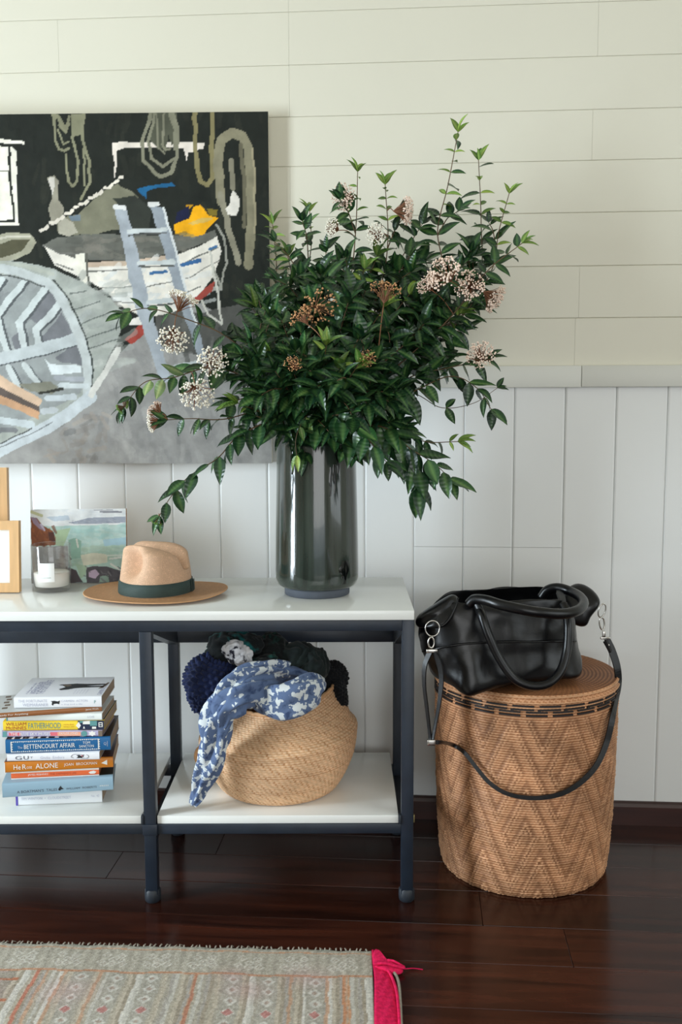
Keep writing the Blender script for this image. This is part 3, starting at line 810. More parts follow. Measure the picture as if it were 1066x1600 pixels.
for i in range(n - 1):
    for k in range(segs):
        k2 = (k + 1) % segs
        F.append((i * segs + k, (i + 1) * segs + k, (i + 1) * segs + k2, i * segs + k2))
        o = n * segs
        F.append((o + i * segs + k2, o + (i + 1) * segs + k2, o + (i + 1) * segs + k, o + i * segs + k))
for k in range(segs):
    k2 = (k + 1) % segs
    F.append(((n - 1) * segs + k, o + (n - 1) * segs + k, o + (n - 1) * segs + k2, (n - 1) * segs + k2))
mb.add(V, F); mb.build('brim', M['brim_straw'], hat, smooth=True)
mb = MB(); mb.tube([Vector(brim_pt(2 * PI * k / segs, 1.0, -0.001)) for k in range(segs + 1)], 0.0016, 6); mb.build('brim_edge', M['straw'], hat, smooth=True)
def crown_pt(a, s, grow=0.0):
    """s 0 at the brim, 1 at the crown's centre; vertical wall to s=.55 then over the top"""
    if s < 0.58:
        t = s / 0.58; k = 1 - 0.10 * t ** 1.6; z = CH * 0.82 * t
    else:
        t = (s - 0.58) / 0.42; th = t * PI / 2
        k = 0.90 * math.cos(th) ** 0.42; z = CH * (0.82 + 0.18 * math.sin(th))
    x = (CRX + grow) * k * math.cos(a); y = (CRY + grow) * k * math.sin(a)
    # crease along the facing axis, and a pinch either side of the front
    u = x * fx + y * fy; v = -x * fy + y * fx
    zz = z
    if z > CH * 0.5:
        top = (z - CH * 0.5) / (CH * 0.5)
        zz -= top * 0.052 * math.exp(-(v / 0.021) ** 2) * (1.0 - 0.25 * (u / 0.08))
        zz += top * 0.011 * (u / 0.08)
    for sg in (-1, 1):
        pu, pv = 0.036, sg * 0.070
        d2 = ((u - pu) / 0.034) ** 2 + ((v - pv) / 0.030) ** 2 + ((z - CH * 0.70) / 0.034) ** 2
        g = math.exp(-d2) * 0.058
        x -= fx * g * 0.45 - (-fy) * (-sg) * g * 0.75; y -= fy * g * 0.45 - (fx) * (-sg) * g * 0.75
        zz -= g * 0.25
    return (x, y, zz + 0.0095)
mb = MB(); V = []; F = []; ns = 44
for i in range(ns + 1):
    for k in range(segs): V.append(crown_pt(2 * PI * k / segs, i / ns * 0.999))
for i in range(ns):
    for k in range(segs):
        k2 = (k + 1) % segs; F.append((i * segs + k, i * segs + k2, (i + 1) * segs + k2, (i + 1) * segs + k))
F.append(tuple(range(ns * segs, (ns + 1) * segs)))
mb.add(V, F); mb.build('crown', M['hat_straw'], hat, smooth=True)
mb = MB(); V = []; F = []
lv = [(0.0, 0.0018), (0.02, 0.0028), (0.11, 0.0026), (0.20, 0.0022), (0.205, 0.0010)]
for (s, g) in lv:
    for k in range(segs):
        p = crown_pt(2 * PI * k / segs, s * 0.9, g); V.append((p[0], p[1], p[2] + 0.001))
for i in range(len(lv) - 1):
    for k in range(segs):
        k2 = (k + 1) % segs; F.append((i * segs + k, i * segs + k2, (i + 1) * segs + k2, (i + 1) * segs + k))
mb.add(V, F); band = mb.build('ribbon_band', M['hat_band'], hat, smooth=True); band['label'] = 'dark green grosgrain ribbon'
mb = MB()   # the flat bow where the ribbon ends meet
a0 = -0.05
for da, s0, s1, lift in ((0.0, 0.0, 0.20, 0.0045), (0.10, 0.01, 0.19, 0.006)):
    P = []
    for s in (s0, s1):
        for k in range(5):
            p = crown_pt(a0 - 0.16 + da + 0.06 * k, s * 0.9, lift); P.append((p[0], p[1], p[2] + 0.001))
    mb.add(P, [(k, k + 1, k + 6, k + 5) for k in range(4)])
mb.build('ribbon_bow', M['hat_band'], hat, smooth=True)

# ================================================================== CANDLE
def glass_mat():
    m = bpy.data.materials.new('clear_glass'); nt, N, L, b = nodes_of(m)
    out = [n for n in N if n.type == 'OUTPUT_MATERIAL'][0]
    tr = N.new('ShaderNodeBsdfTransparent'); tr.inputs['Color'].default_value = (0.985, 0.99, 0.995, 1)
    gl = N.new('ShaderNodeBsdfGlossy'); gl.inputs['Roughness'].default_value = 0.03
    lw = N.new('ShaderNodeLayerWeight'); lw.inputs['Blend'].default_value = 0.5
    pw = N.new('ShaderNodeMath'); pw.operation = 'POWER'; pw.inputs[1].default_value = 3.5
    fr = N.new('ShaderNodeMath'); fr.operation = 'MULTIPLY_ADD'; fr.inputs[1].default_value = 0.7; fr.inputs[2].default_value = 0.04
    L.new(lw.outputs['Facing'], pw.inputs[0]); L.new(pw.outputs[0], fr.inputs[0])
    mx = N.new('ShaderNodeMixShader')
    L.new(fr.outputs[0], mx.inputs[0]); L.new(tr.outputs[0], mx.inputs[1]); L.new(gl.outputs[0], mx.inputs[2])
    L.new(mx.outputs[0], out.inputs['Surface'])
    return m
M['glass'] = glass_mat()
M['wax'] = mat('cream_wax', (238, 232, 222), 0.5, var=0.01, spec=0.3)
M['paper'] = mat('white_paper_label', (240, 241, 240), 0.6, var=0.01)
M['wick'] = mat('cotton_wick', (60, 54, 50), 0.9, var=0.1)
CP = at_z(73, 929, TZ); CR = 0.0465
candle = empty('glass_candle', (CP.x, CP.y + CR, TZ))
tag(candle, 'white wax candle in a clear glass tumbler with a white paper label', 'candle')
mb = MB(); mb.lathe([(0.0005, 0.001), (0.039, 0.001), (0.042, 0.004), (0.0448, 0.05), (0.0465, 0.112), (0.0460, 0.1135), (0.0445, 0.1125), (0.0428, 0.05), (0.0400, 0.014), (0.0005, 0.013)], 48)
mb.build('glass_jar', M['glass'], candle, smooth=True)
mb = MB(); mb.lathe([(0.0005, 0.0140), (0.0392, 0.0146), (0.0410, 0.030), (0.0418, 0.046), (0.040, 0.0472), (0.0005, 0.0465)], 40); mb.build('wax', M['wax'], candle, smooth=True)
mb = MB(); mb.tube([(0, 0, 0.046), (0.001, 0, 0.054), (0.003, 0.001, 0.060)], 0.0008, 6); mb.build('wick', M['wick'], candle)
mb = MB(); V = []
for z in (0.029, 0.074):
    for k in range(9):
        a = -PI / 2 - 0.46 + 0.11 * k; r = float(np.interp(z, [0.004, 0.05, 0.112], [0.042, 0.0448, 0.0465])) + 0.0005
        V.append((r * math.cos(a), r * math.sin(a), z))
mb.add(V, [(k, k + 1, k + 10, k + 9) for k in range(8)]); mb.build('paper_label', M['paper'], candle, smooth=True)
M['label_ink'] = mat('label_ink', (120, 146, 138), 0.7, var=0.02)

# ---- lettering helper (flat print on spines and labels)
def text_mesh(s, w, h, name='lettering', space=1.0):
    cu = bpy.data.curves.new(name, 'FONT'); cu.body = s; cu.size = 1.0; cu.resolution_u = 2; cu.space_character = space
    o = bpy.data.objects.new(name, cu); COL.objects.link(o)
    dg = bpy.context.evaluated_depsgraph_get()
    me = bpy.data.meshes.new_from_object(o.evaluated_get(dg))
    bpy.data.objects.remove(o); bpy.data.curves.remove(cu)
    n = len(me.vertices); co = np.zeros(n * 3, dtype=np.float32); me.vertices.foreach_get('co', co); co = co.reshape(-1, 3)
    mn, mx = co.min(0), co.max(0); sz = np.maximum(mx - mn, 1e-6)
    co[:, 0] = (co[:, 0] - mn[0]) / sz[0] * w; co[:, 1] = (co[:, 1] - mn[1]) / sz[1] * h; co[:, 2] = 0
    me.vertices.foreach_set('co', co.ravel()); me.update()
    return me
def put_text(s, parent, m, x, z, w, h, y, name='lettering', flip=False, space=1.0):
    """text on a face looking toward -y, lower left at x,z"""
    me = text_mesh(s, w, h, name, space); me.materials.append(m)
    o = link(name, me, parent); o.location = (x, y, z); o.rotation_euler = (PI / 2, 0, 0)
    return o
def put_text_flat(s, parent, m, x, y, z, w, h, rz=0.0, name='lettering'):
    me = text_mesh(s, w, h, name); me.materials.append(m)
    o = link(name, me, parent); o.location = (x, y, z); o.rotation_euler = (0, 0, rz)
    return o
put_text('CO', candle, M['label_ink'], -0.013, 0.046, 0.006, 0.003, -0.0462)
put_text('scented candle', candle, M['label_ink'], -0.014, 0.0385, 0.026, 0.0026, -0.0464)

# ================================================================== BOOKS
M['pages'] = mat('aged_page_block', (176, 156, 134), 0.85, var=0.10, vscale=4, stretch=(1, 1, 220))
M['ink_white'] = mat('white_print', (240, 238, 232), 0.6, var=0.01)
M['ink_grey'] = mat('pale_grey_print', (186, 190, 206), 0.6, var=0.01)
M['ink_dark'] = mat('dark_print', (70, 78, 92), 0.6, var=0.01)
M['ink_red'] = mat('red_print', (178, 74, 44), 0.6, var=0.01)
M['ink_teal'] = mat('teal_print', (96, 152, 152), 0.6, var=0.01)
M['ink_pink'] = mat('pink_print', (226, 112, 124), 0.6, var=0.01)
M['ink_salmon'] = mat('salmon_print', (240, 168, 138), 0.6, var=0.01)
M['ink_navy'] = mat('navy_print', (26, 36, 66), 0.6, var=0.01)
M['ink_black'] = mat('black_print', (28, 30, 34), 0.6, var=0.02)
M['ink_brown'] = mat('brown_print', (120, 104, 88), 0.6, var=0.06, vscale=60)
M['ink_purple'] = mat('purple_print', (88, 74, 168), 0.6, var=0.02)
M['ink_lilac'] = mat('lilac_print', (154, 156, 186), 0.6, var=0.02)
def cover_mat(name, col): return mat(name, col, 0.38, var=0.02, vscale=6)

def book(label, zb, th, left, right, depth, col, hard=False, dark_inside=None, fan=0.0):
    """left/right: photograph pixel x,y of the spine's lower corners; returns the Empty, its length"""
    L = at_z(left[0], left[1], zb); Rr = at_z(right[0], right[1], zb)
    e = empty('book', L, math.atan2(Rr.y - L.y, Rr.x - L.x))
    e.location.z = zb
    ln = (Rr - L).length
    tag(e, label, 'book', 'books stacked on the lower shelf')
    cm = cover_mat('book_cover', col); t = 0.0024 if hard else 0.0008; o = 0.003 if hard else 0.0008
    e_ = 0.0002
    mb = MB()
    r = min(0.004, th * 0.3)
    # one wrapped cover: front board, rounded spine, back board
    prof_o = [(depth, e_), (r, e_), (r * 0.3, e_ + r * 0.3), (0, e_ + r), (0, th - e_ - r), (r * 0.3, th - e_ - r * 0.3), (r, th - e_), (depth, th - e_)]
    prof_i = [(depth, th - e_ - t), (t + 0.001, th - e_ - t), (t + 0.001, e_ + t), (depth, e_ + t)]
    pr = prof_o + prof_i; n = len(pr)
    V = [(0, y, z) for y, z in pr] + [(ln, y, z) for y, z in pr]
    F = [(i, n + i, n + (i + 1) % n, (i + 1) % n) for i in range(n)]
    def quads(off, rev):
        out = [(0 + off, 1 + off, 10 + off, 11 + off), (6 + off, 7 + off, 8 + off, 9 + off), (1 + off, 2 + off, 3 + off, 4 + off, 5 + off, 6 + off, 9 + off, 10 + off)]
        return [tuple(reversed(q)) if rev else q for q in out]
    F += quads(0, False) + quads(n, True)
    mb.add(V, F); mb.build('cover', cm, e, auto=50)
    mb = MB(); mb.box(o, ln - o, t + 0.0012, depth - o, e_ + t + 0.0001, th - e_ - t - 0.0001); pg = mb.build('page_block', M['pages'], e)
    pg['label'] = 'cut edge of the cream pages'
    return e, ln
def spot(e, m, x0, x1, z0, z1, y=-0.0004, name='printed_panel'):
    mb = MB(); mb.box(x0, x1, y, y + 0.0003, z0, z1); return mb.build(name, m, e)
M['cover_dark'] = mat('dark_brown_cover', (46, 34, 30), 0.4, var=0.3, vscale=30)
M['cover_red'] = mat('dark_red_cover', (78, 34, 24), 0.4, var=0.3, vscale=20)
M['cover_green'] = mat('dark_green_cover', (30, 44, 42), 0.4, var=0.3, vscale=20)
def front_cover(e, ln, th, depth, m, x0=0.0, y0=0.004):
    mb = MB(); mb.box(ln * x0 + 0.0004, ln - 0.0004, y0, depth - 0.0004, th - 0.0003, th - 0.0001)
    o = mb.build('front_cover', m, e); o['label'] = 'dark printed front cover'; return o
def pprism(e, m, pts, y=-0.0004, name='printed_mark'):
    mb = MB(); mb.prism(pts, y, y + 0.0003); return mb.build(name, m, e)

ths = [0.0352, 0.0340, 0.0182, 0.0258, 0.0190, 0.0325, 0.0150, 0.0230, 0.0165, 0.0122, 0.0262]
zz = [SZ + 0.0004]
for t in ths: zz.append(zz[-1] + t + 0.0003)
# 1 white paperback at the very bottom
e, ln = book('white paperback at the very bottom of the stack with a purple edge on its spine', zz[0], ths[0], (25, 1259.5), (160, 1254.5), 0.150, (232, 234, 236))
spot(e, M['ink_purple'], 0.0, 0.005, 0.001, ths[0] - 0.001)
put_text('TIM WINTON  \u2022  CLOUDSTREET', e, M['ink_grey'], 0.012, 0.0135, 0.112, 0.0060, -0.0005)
put_text('No. 42', e, M['ink_grey'], 0.170 if ln > 0.19 else ln * 0.83, 0.0150, 0.018, 0.0055, -0.0005)
# 2 pale blue hardback
e, ln = book('thick pale blue hardback, wider than the books round it, on the bottom white paperback', zz[1], ths[1], (4, 1247.5), (177, 1235), 0.165, (148, 180, 200), hard=True)
front_cover(e, ln, ths[1], 0.165, M['cover_green'], 0.72, 0.012)
put_text('A BOATMAN\u2019S  TALES', e, M['ink_dark'], ln * 0.13, 0.009, ln * 0.36, 0.0060, -0.0005)
put_text('WILLIAM  ROBERTS', e, M['ink_dark'], ln * 0.57, 0.0095, ln * 0.28, 0.0045, -0.0005)
pprism(e, M['ink_black'], [(ln * 0.50, 0.012), (ln * 0.505, 0.009), (ln * 0.52, 0.009), (ln * 0.525, 0.011), (ln * 0.55, 0.012), (ln * 0.53, 0.016), (ln * 0.522, 0.020), (ln * 0.51, 0.016)])
put_text('PRESS', e, M['ink_white'], ln * 0.88, 0.0115, ln * 0.08, 0.003, -0.0005)
# 3 thin orange red paperback with white bands
e, ln = book('thin orange red paperback with white bands lying on the pale blue hardback', zz[2], ths[2], (17.5, 1218), (155, 1211.5), 0.155, (238, 112, 62))
spot(e, M['ink_white'], 0, ln, 0.0002, 0.0022, y=-0.0003); spot(e, M['ink_white'], 0, ln, ths[2] - 0.0042, ths[2] - 0.0003, y=-0.0003)
put_text('JAMES REBANKS', e, M['ink_white'], ln * 0.19, 0.006, ln * 0.23, 0.0052, -0.0005)
put_text('THE SHEPHERD\u2019S LIFE', e, M['ink_red'], ln * 0.44, 0.0062, ln * 0.30, 0.0046, -0.0005)
pprism(e, M['ink_white'], [(ln * 0.88, 0.008), (ln * 0.90, 0.005), (ln * 0.95, 0.005), (ln * 0.97, 0.009), (ln * 0.94, 0.012), (ln * 0.90, 0.0105)])
# 4 orange ochre book
e, ln = book('ochre orange book titled in big white letters with a white triangle on its spine', zz[3], ths[3], (7, 1208.5), (177, 1199.5), 0.158, (206, 124, 28))
front_cover(e, ln, ths[3], 0.158, M['cover_red'], 0.0, 0.003)
for s, x, w, h in (('He', 0.085, 0.065, 0.0115), ('R', 0.165, 0.035, 0.0115), ('OSE', 0.203, 0.05, 0.0055), ('ALONE', 0.285, 0.205, 0.0118), ('JOAN  BROCKMAN', 0.545, 0.305, 0.0085)):
    put_text(s, e, M['ink_white'], ln * x, 0.0072 if h > 0.01 else 0.0082, ln * w, h, -0.0005)
pprism(e, M['ink_white'], [(ln * 0.890, 0.0125), (ln * 0.945, 0.0075), (ln * 0.945, 0.0195)])
spot(e, M['ink_white'], 0.0, 0.0018, 0.001, ths[3] - 0.001)
# 5 white paperback
e, ln = book('white paperback with dark curled drawing on its spine below the bright blue book', zz[4], ths[4], (11, 1190.5), (155.5, 1187.5), 0.130, (236, 237, 242))
put_text('G', e, M['ink_dark'], ln * 0.09, 0.0045, ln * 0.07, 0.0085, -0.0005); put_text('U', e, M['ink_dark'], ln * 0.18, 0.0045, ln * 0.055, 0.0085, -0.0005); put_text('T', e, M['ink_dark'], ln * 0.25, 0.0070, ln * 0.03, 0.0040, -0.0005)
put_text('Giulia  Enders', e, M['ink_grey'], ln * 0.36, 0.0055, ln * 0.26, 0.0060, -0.0005)
mb = MB(); cx = ln * 0.79
mb.tube(spline([(cx - 0.014, -0.0004, 0.006), (cx - 0.020, -0.0004, 0.009), (cx - 0.014, -0.0004, 0.0145), (cx, -0.0004, 0.014), (cx + 0.010, -0.0004, 0.0125)], 5), 0.0004, 4)
mb.tube(spline([(cx + 0.006, -0.0004, 0.005), (cx + 0.016, -0.0004, 0.005), (cx + 0.019, -0.0004, 0.0105), (cx + 0.014, -0.0004, 0.0135)], 5), 0.0004, 4)
mb.build('printed_curl', M['ink_dark'], e)
pprism(e, M['ink_black'], [(cx - 0.008, 0.006), (cx - 0.004, 0.0095), (cx - 0.008, 0.012), (cx - 0.002, 0.013), (cx + 0.002, 0.0105), (cx + 0.008, 0.0125), (cx + 0.008, 0.008), (cx + 0.004, 0.0085), (cx + 0.006, 0.005), (cx, 0.006), (cx - 0.002, 0.0055)])
pprism(e, M['ink_pink'], [(cx + 0.003, 0.0100), (cx + 0.006, 0.0100), (cx + 0.006, 0.0120), (cx + 0.003, 0.0120)], y=-0.0006)
# 6 bright blue book
e, ln = book('bright blue paperback with white scroll border on its spine', zz[5], ths[5], (9, 1178.5), (173, 1172.5), 0.155, (24, 98, 152))
front_cover(e, ln, ths[5], 0.155, M['cover_dark'], 0.0, 0.005)
put_text('The', e, M['ink_grey'], ln * 0.115, 0.0115, ln * 0.045, 0.006, -0.0005)
put_text('BETTENCOURT AFFAIR', e, M['ink_white'], ln * 0.175, 0.0105, ln * 0.485, 0.0105, -0.0005)
put_text('TOM', e, M['ink_white'], ln * 0.735, 0.0175, ln * 0.07, 0.0058, -0.0005); put_text('SANCTON', e, M['ink_white'], ln * 0.70, 0.0095, ln * 0.14, 0.0058, -0.0005)
put_text('Q', e, M['ink_grey'], ln * 0.935, 0.0125, ln * 0.025, 0.0075, -0.0005); spot(e, M['ink_grey'], ln * 0.968, ln * 0.972, 0.0095, 0.0225)
mb = MB()
for k in range(46):
    x = ln * (0.06 + 0.82 * k / 45)
    for z, s in ((0.0046, 1), (ths[5] - 0.0046, -1)):
        h = 0.0016 + 0.0010 * (k % 3 == 0)
        mb.prism([(x - 0.0016, z - s * 0.0008), (x + 0.0016, z - s * 0.0008), (x + 0.0010, z + s * h * 0.4), (x, z + s * h), (x - 0.0012, z + s * h * 0.3)], -0.0005, -0.0002)
for x in (0.055, 0.885):
    for k in range(9):
        z = 0.0055 + (ths[5] - 0.011) * k / 8; d = 0.0016 if k % 2 else 0.0035
        mb.prism([(ln * x - 0.0012, z - 0.0012), (ln * x + d, z - 0.0008), (ln * x + d * 0.7, z + 0.0010), (ln * x - 0.0014, z + 0.0012)], -0.0005, -0.0002)
mb.build('scroll_border', M['ink_white'], e)
# the printed cover of the blue book shows as a mottled strip
mb = MB()
rr = random.Random(4)
for k in range(22):
    x = ln * 0.05 + ln * 0.9 * k / 22; w = ln * rr.uniform(0.02, 0.05)
    mb.add([(x, 0.006, ths[5] + 0.0001), (x + w, 0.005, ths[5] + 0.0001), (x + w * 0.9, 0.03, ths[5] + 0.0001), (x + 0.004, 0.028, ths[5] + 0.0001)], [(0, 1, 2, 3)], rr.randrange(3))
mb.build('cover_picture', [M['ink_white'], M['ink_black'], M['ink_brown']], e)
# 7 pink and blue paperback
e, ln = book('thin pastel pink and lilac paperback under the yellow book', zz[6], ths[6], (3, 1152.5), (160, 1151), 0.135, (184, 176, 206))
spot(e, M['ink_teal'], 0.002, ln * 0.05, 0.001, ths[6] - 0.001, y=-0.0003); spot(e, M['ink_pink'], ln * 0.07, ln * 0.19, 0.004, 0.0115, y=-0.0003)
put_text('THE BLUE SKY MUSES', e, M['ink_white'], ln * 0.085, 0.0045, ln * 0.40, 0.0068, -0.0005)
spot(e, M['ink_pink'], ln * 0.48, ln * 0.555, 0.003, 0.0115, y=-0.0003); spot(e, M['ink_salmon'], ln * 0.555, ln * 0.785, 0.0028, 0.0118, y=-0.0003)
put_text('TAYLOR JONES', e, M['ink_white'], ln * 0.57, 0.0045, ln * 0.19, 0.0062, -0.0005)
pprism(e, M['ink_teal'], [(ln * 0.82 + 0.007 * math.cos(k * PI / 5), 0.0075 + 0.0066 * math.sin(k * PI / 5)) for k in range(10)])
pprism(e, M['ink_white'], [(ln * 0.90 + (0.009 if k % 2 else 0.006) * math.cos(k * PI / 6), 0.0075 + (0.0066 if k % 2 else 0.004) * math.sin(k * PI / 6)) for k in range(12)])
spot(e, M['ink_brown'], ln * 0.96, ln, 0.001, ths[6] - 0.001)
# 8 yellow book
e, ln = book('bright yellow paperback with a dark patchwork at the right end of its spine', zz[7], ths[7], (5, 1142.5), (163, 1140.5), 0.150, (248, 216, 62))
front_cover(e, ln, ths[7], 0.150, M['cover_dark'], 0.6, 0.004)
put_text('WILLIAM', e, M['ink_red'], ln * 0.03, 0.0125, ln * 0.20, 0.0075, -0.0005); put_text('McINNES', e, M['ink_red'], ln * 0.03, 0.0035, ln * 0.20, 0.0075, -0.0005)
put_text('FATHERHOOD', e, M['ink_teal'], ln * 0.25, 0.0050, ln * 0.32, 0.0135, -0.0005)
put_text('stories about', e, M['ink_red'], ln * 0.60, 0.0125, ln * 0.10, 0.0028, -0.0005); put_text('being a dad', e, M['ink_red'], ln * 0.60, 0.0070, ln * 0.10, 0.0028, -0.0005)
spot(e, M['ink_navy'], ln * 0.74, ln - 0.0002, 0.001, ths[7] - 0.001, y=-0.0003)
for pts, mm in (([(0.72, 0.011), (0.75, 0.004), (0.77, 0.011), (0.75, 0.020)], 'ink_white'), ([(0.79, 0.014), (0.86, 0.014), (0.86, 0.022), (0.79, 0.021)], 'ink_white'), ([(0.86, 0.010), (0.93, 0.010), (0.93, 0.022), (0.86, 0.022)], 'ink_teal'), ([(0.76, 0.017), (0.80, 0.018), (0.80, 0.022), (0.76, 0.022)], 'ink_teal'), ([(0.88, 0.003), (0.92, 0.003), (0.92, 0.008), (0.88, 0.008)], 'ink_white'), ([(0.945, 0.007), (0.985, 0.007), (0.985, 0.018), (0.945, 0.018)], 'ink_white'), ([(0.79, 0.004), (0.81, 0.004), (0.80, 0.010)], 'ink_white')):
    pprism(e, M[mm], [(ln * x, z) for x, z in pts], y=-0.0006)
spot(e, M['ink_navy'], ln * 0.953, ln * 0.977, 0.0085, 0.0115, y=-0.0008); spot(e, M['ink_navy'], ln * 0.953, ln * 0.977, 0.0132, 0.0162, y=-0.0008)
# 9 white paperback
e, ln = book('plain white paperback between the brown book and the yellow book', zz[8], ths[8], (10, 1127.5), (159.5, 1126), 0.138, (234, 240, 236))
spot(e, M['ink_teal'], 0, 0.003, 0.001, ths[8] - 0.001); put_text('LOIS', e, M['ink_grey'], ln * 0.85, 0.007, ln * 0.07, 0.0045, -0.0005)
# 10 brown book, pushed out to the left
e, ln = book('thin brown spined paperback pushed out to the left just under the top white book', zz[9], ths[9], (-14, 1124), (159.5, 1111.5), 0.140, (156, 98, 54))
put_text('Ready For Anything', e, M['ink_white'], ln * 0.06, 0.0040, ln * 0.27, 0.0052, -0.0005); put_text('Janet Wells', e, M['ink_white'], ln * 0.85, 0.0040, ln * 0.12, 0.0052, -0.0005)
mb = MB(); mb.box(0.001, ln - 0.001, 0.003, 0.139, ths[9] - 0.0003, ths[9] + 0.0001); mb.build('cover_face', cover_mat('pale_grey_cover', (206, 208, 206)), e)['label'] = 'pale grey printed front cover'
for k in range(5):
    mb = MB(); x = 0.02 + 0.004 * (k % 2); y = 0.03 + 0.022 * k
    mb.add([(x, y, ths[9] + 0.0002), (x + 0.012, y, ths[9] + 0.0002), (x + 0.012, y + 0.014, ths[9] + 0.0002), (x, y + 0.012, ths[9] + 0.0002)], [(0, 1, 2, 3)]); mb.build('printed_mark', M['ink_brown'], e)
# 11 top white book with a dog on its cover
e, ln = book('white paperback on top of the stack with a dark dog pictured on its cover', zz[10], ths[10], (22, 1107.5), (159, 1105.5), 0.158, (237, 238, 242))
put_text('THE FORTUNATE', e, M['ink_grey'], ln * 0.05, 0.0142, ln * 0.33, 0.0062, -0.0005); put_text('WEIMARANER', e, M['ink_grey'], ln * 0.10, 0.0050, ln * 0.29, 0.0070, -0.0005)
put_text('CARMEN  ACTON', e, M['ink_grey'], ln * 0.54, 0.0140, ln * 0.30, 0.0048, -0.0005); put_text('a dog and a life', e, M['ink_grey'], ln * 0.54, 0.0065, ln * 0.24, 0.0040, -0.0005)
put_text('P', e, M['ink_teal'], ln * 0.915, 0.010, ln * 0.02, 0.007, -0.0005)
pprism(e, M['ink_black'], [(ln * x, z) for x, z in ((0.42, 0.0165), (0.435, 0.0145), (0.43, 0.008), (0.445, 0.006), (0.455, 0.010), (0.49, 0.0105), (0.515, 0.009), (0.52, 0.0125), (0.525, 0.0175), (0.50, 0.0155), (0.46, 0.0172))])
def flat(pts, m, z, name='cover_picture'):
    mb = MB(); mb.add([(x * ln, y, z) for x, y in pts], [tuple(range(len(pts)))]); return mb.build(name, m, e)
zc = ths[10] + 0.0001
flat([(0.44, 0.060), (0.47, 0.052), (0.55, 0.056), (0.62, 0.066), (0.72, 0.070), (0.95, 0.074), (0.95, 0.083), (0.80, 0.082), (0.74, 0.084), (0.95, 0.092), (0.95, 0.100), (0.74, 0.100), (0.60, 0.104), (0.50, 0.100), (0.42, 0.098), (0.40, 0.092), (0.45, 0.090), (0.50, 0.076)], M['ink_black'], zc)
flat([(0.46, 0.086), (0.52, 0.080), (0.56, 0.086), (0.54, 0.096), (0.47, 0.094)], M['ink_brown'], zc + 0.0001)
flat([(0.90, 0.060), (0.95, 0.066), (0.99, 0.108), (0.97, 0.112), (0.95, 0.100)], M['ink_brown'], zc)
for k, (s, x, w) in enumerate((('THE FORTUNATE', 0.30, 0.11), ('WEIMARANER', 0.22, 0.11), ('a dog and a life', 0.13, 0.09))):
    put_text_flat(s, e, M['ink_lilac'], ln * x, 0.025, zc, 0.110 * (1 - 0.1 * k), 0.016 if k < 2 else 0.008, PI / 2, 'cover_lettering')
for k in range(5): put_text_flat('words of praise', e, M['ink_lilac'], ln * (0.66 + 0.035 * k), 0.020, zc, 0.034, 0.0022, PI / 2, 'cover_lettering')
put_text_flat('CARMEN ACTON', e, M['ink_lilac'], ln * 0.985, 0.012, zc, 0.085, 0.010, PI / 2, 'cover_lettering')

# ================================================================== SEAGRASS BASKET
def weave_mat(name, c0, c1, scale=(60, 60), rough=0.75):
    """plaited strips on UV: two-tone, procedural relief"""
    m = bpy.data.materials.new(name); nt, N, L, b = nodes_of(m)
    at = N.new('ShaderNodeVertexColor'); at.layer_name = 'Col'
    tc = N.new('ShaderNodeTexCoord')
    nz = N.new('ShaderNodeTexNoise'); nz.inputs['Scale'].default_value = 90; nz.inputs['Detail'].default_value = 3
    L.new(tc.outputs['Object'], nz.inputs['Vector'])
    n3 = N.new('ShaderNodeTexNoise'); n3.inputs['Scale'].default_value = 7; n3.inputs['Detail'].default_value = 2
    L.new(tc.outputs['Object'], n3.inputs['Vector'])
    ad = N.new('ShaderNodeMath'); ad.operation = 'MULTIPLY_ADD'; ad.inputs[1].default_value = 0.5; 
    L.new(nz.outputs['Fac'], ad.inputs[0]); L.new(n3.outputs['Fac'], ad.inputs[2])
    mr = N.new('ShaderNodeMapRange'); mr.inputs['From Min'].default_value = 0.5; mr.inputs['From Max'].default_value = 1.0
    mr.inputs['To Min'].default_value = 0.72; mr.inputs['To Max'].default_value = 1.25
    L.new(ad.outputs[0], mr.inputs['Value'])
    mx = N.new('ShaderNodeMix'); mx.data_type = 'RGBA'; mx.blend_type = 'MULTIPLY'; mx.inputs['Factor'].default_value = 1
    L.new(at.outputs['Color'], mx.inputs['A']); L.new(mr.outputs[0], mx.inputs['B'])
    L.new(mx.outputs['Result'], b.inputs['Base Color']); b.inputs['Roughness'].default_value = rough
    b.inputs['Specular IOR Level'].default_value = 0.3
    bp = N.new('ShaderNodeBump'); bp.inputs['Strength'].default_value = 0.3; bp.inputs['Distance'].default_value = 0.001
    L.new(nz.outputs['Fac'], bp.inputs['Height']); L.new(bp.outputs['Normal'], b.inputs['Normal'])
    return m
M['seagrass'] = weave_mat('seagrass', None, None)
M['rattan'] = weave_mat('rattan', None, None, rough=0.55)
M['dark_rattan'] = mat('dark_rattan', (32, 25, 24), 0.6, var=0.2, vscale=60)
BP = at_z(432, 1263, SZ)
BX, BY = BP.x - 0.002, BP.y + 0.142
basket = empty('seagrass_basket', (BX, BY, SZ))
tag(basket, 'round bellied plaited seagrass basket full of scarves on the lower shelf', 'basket')
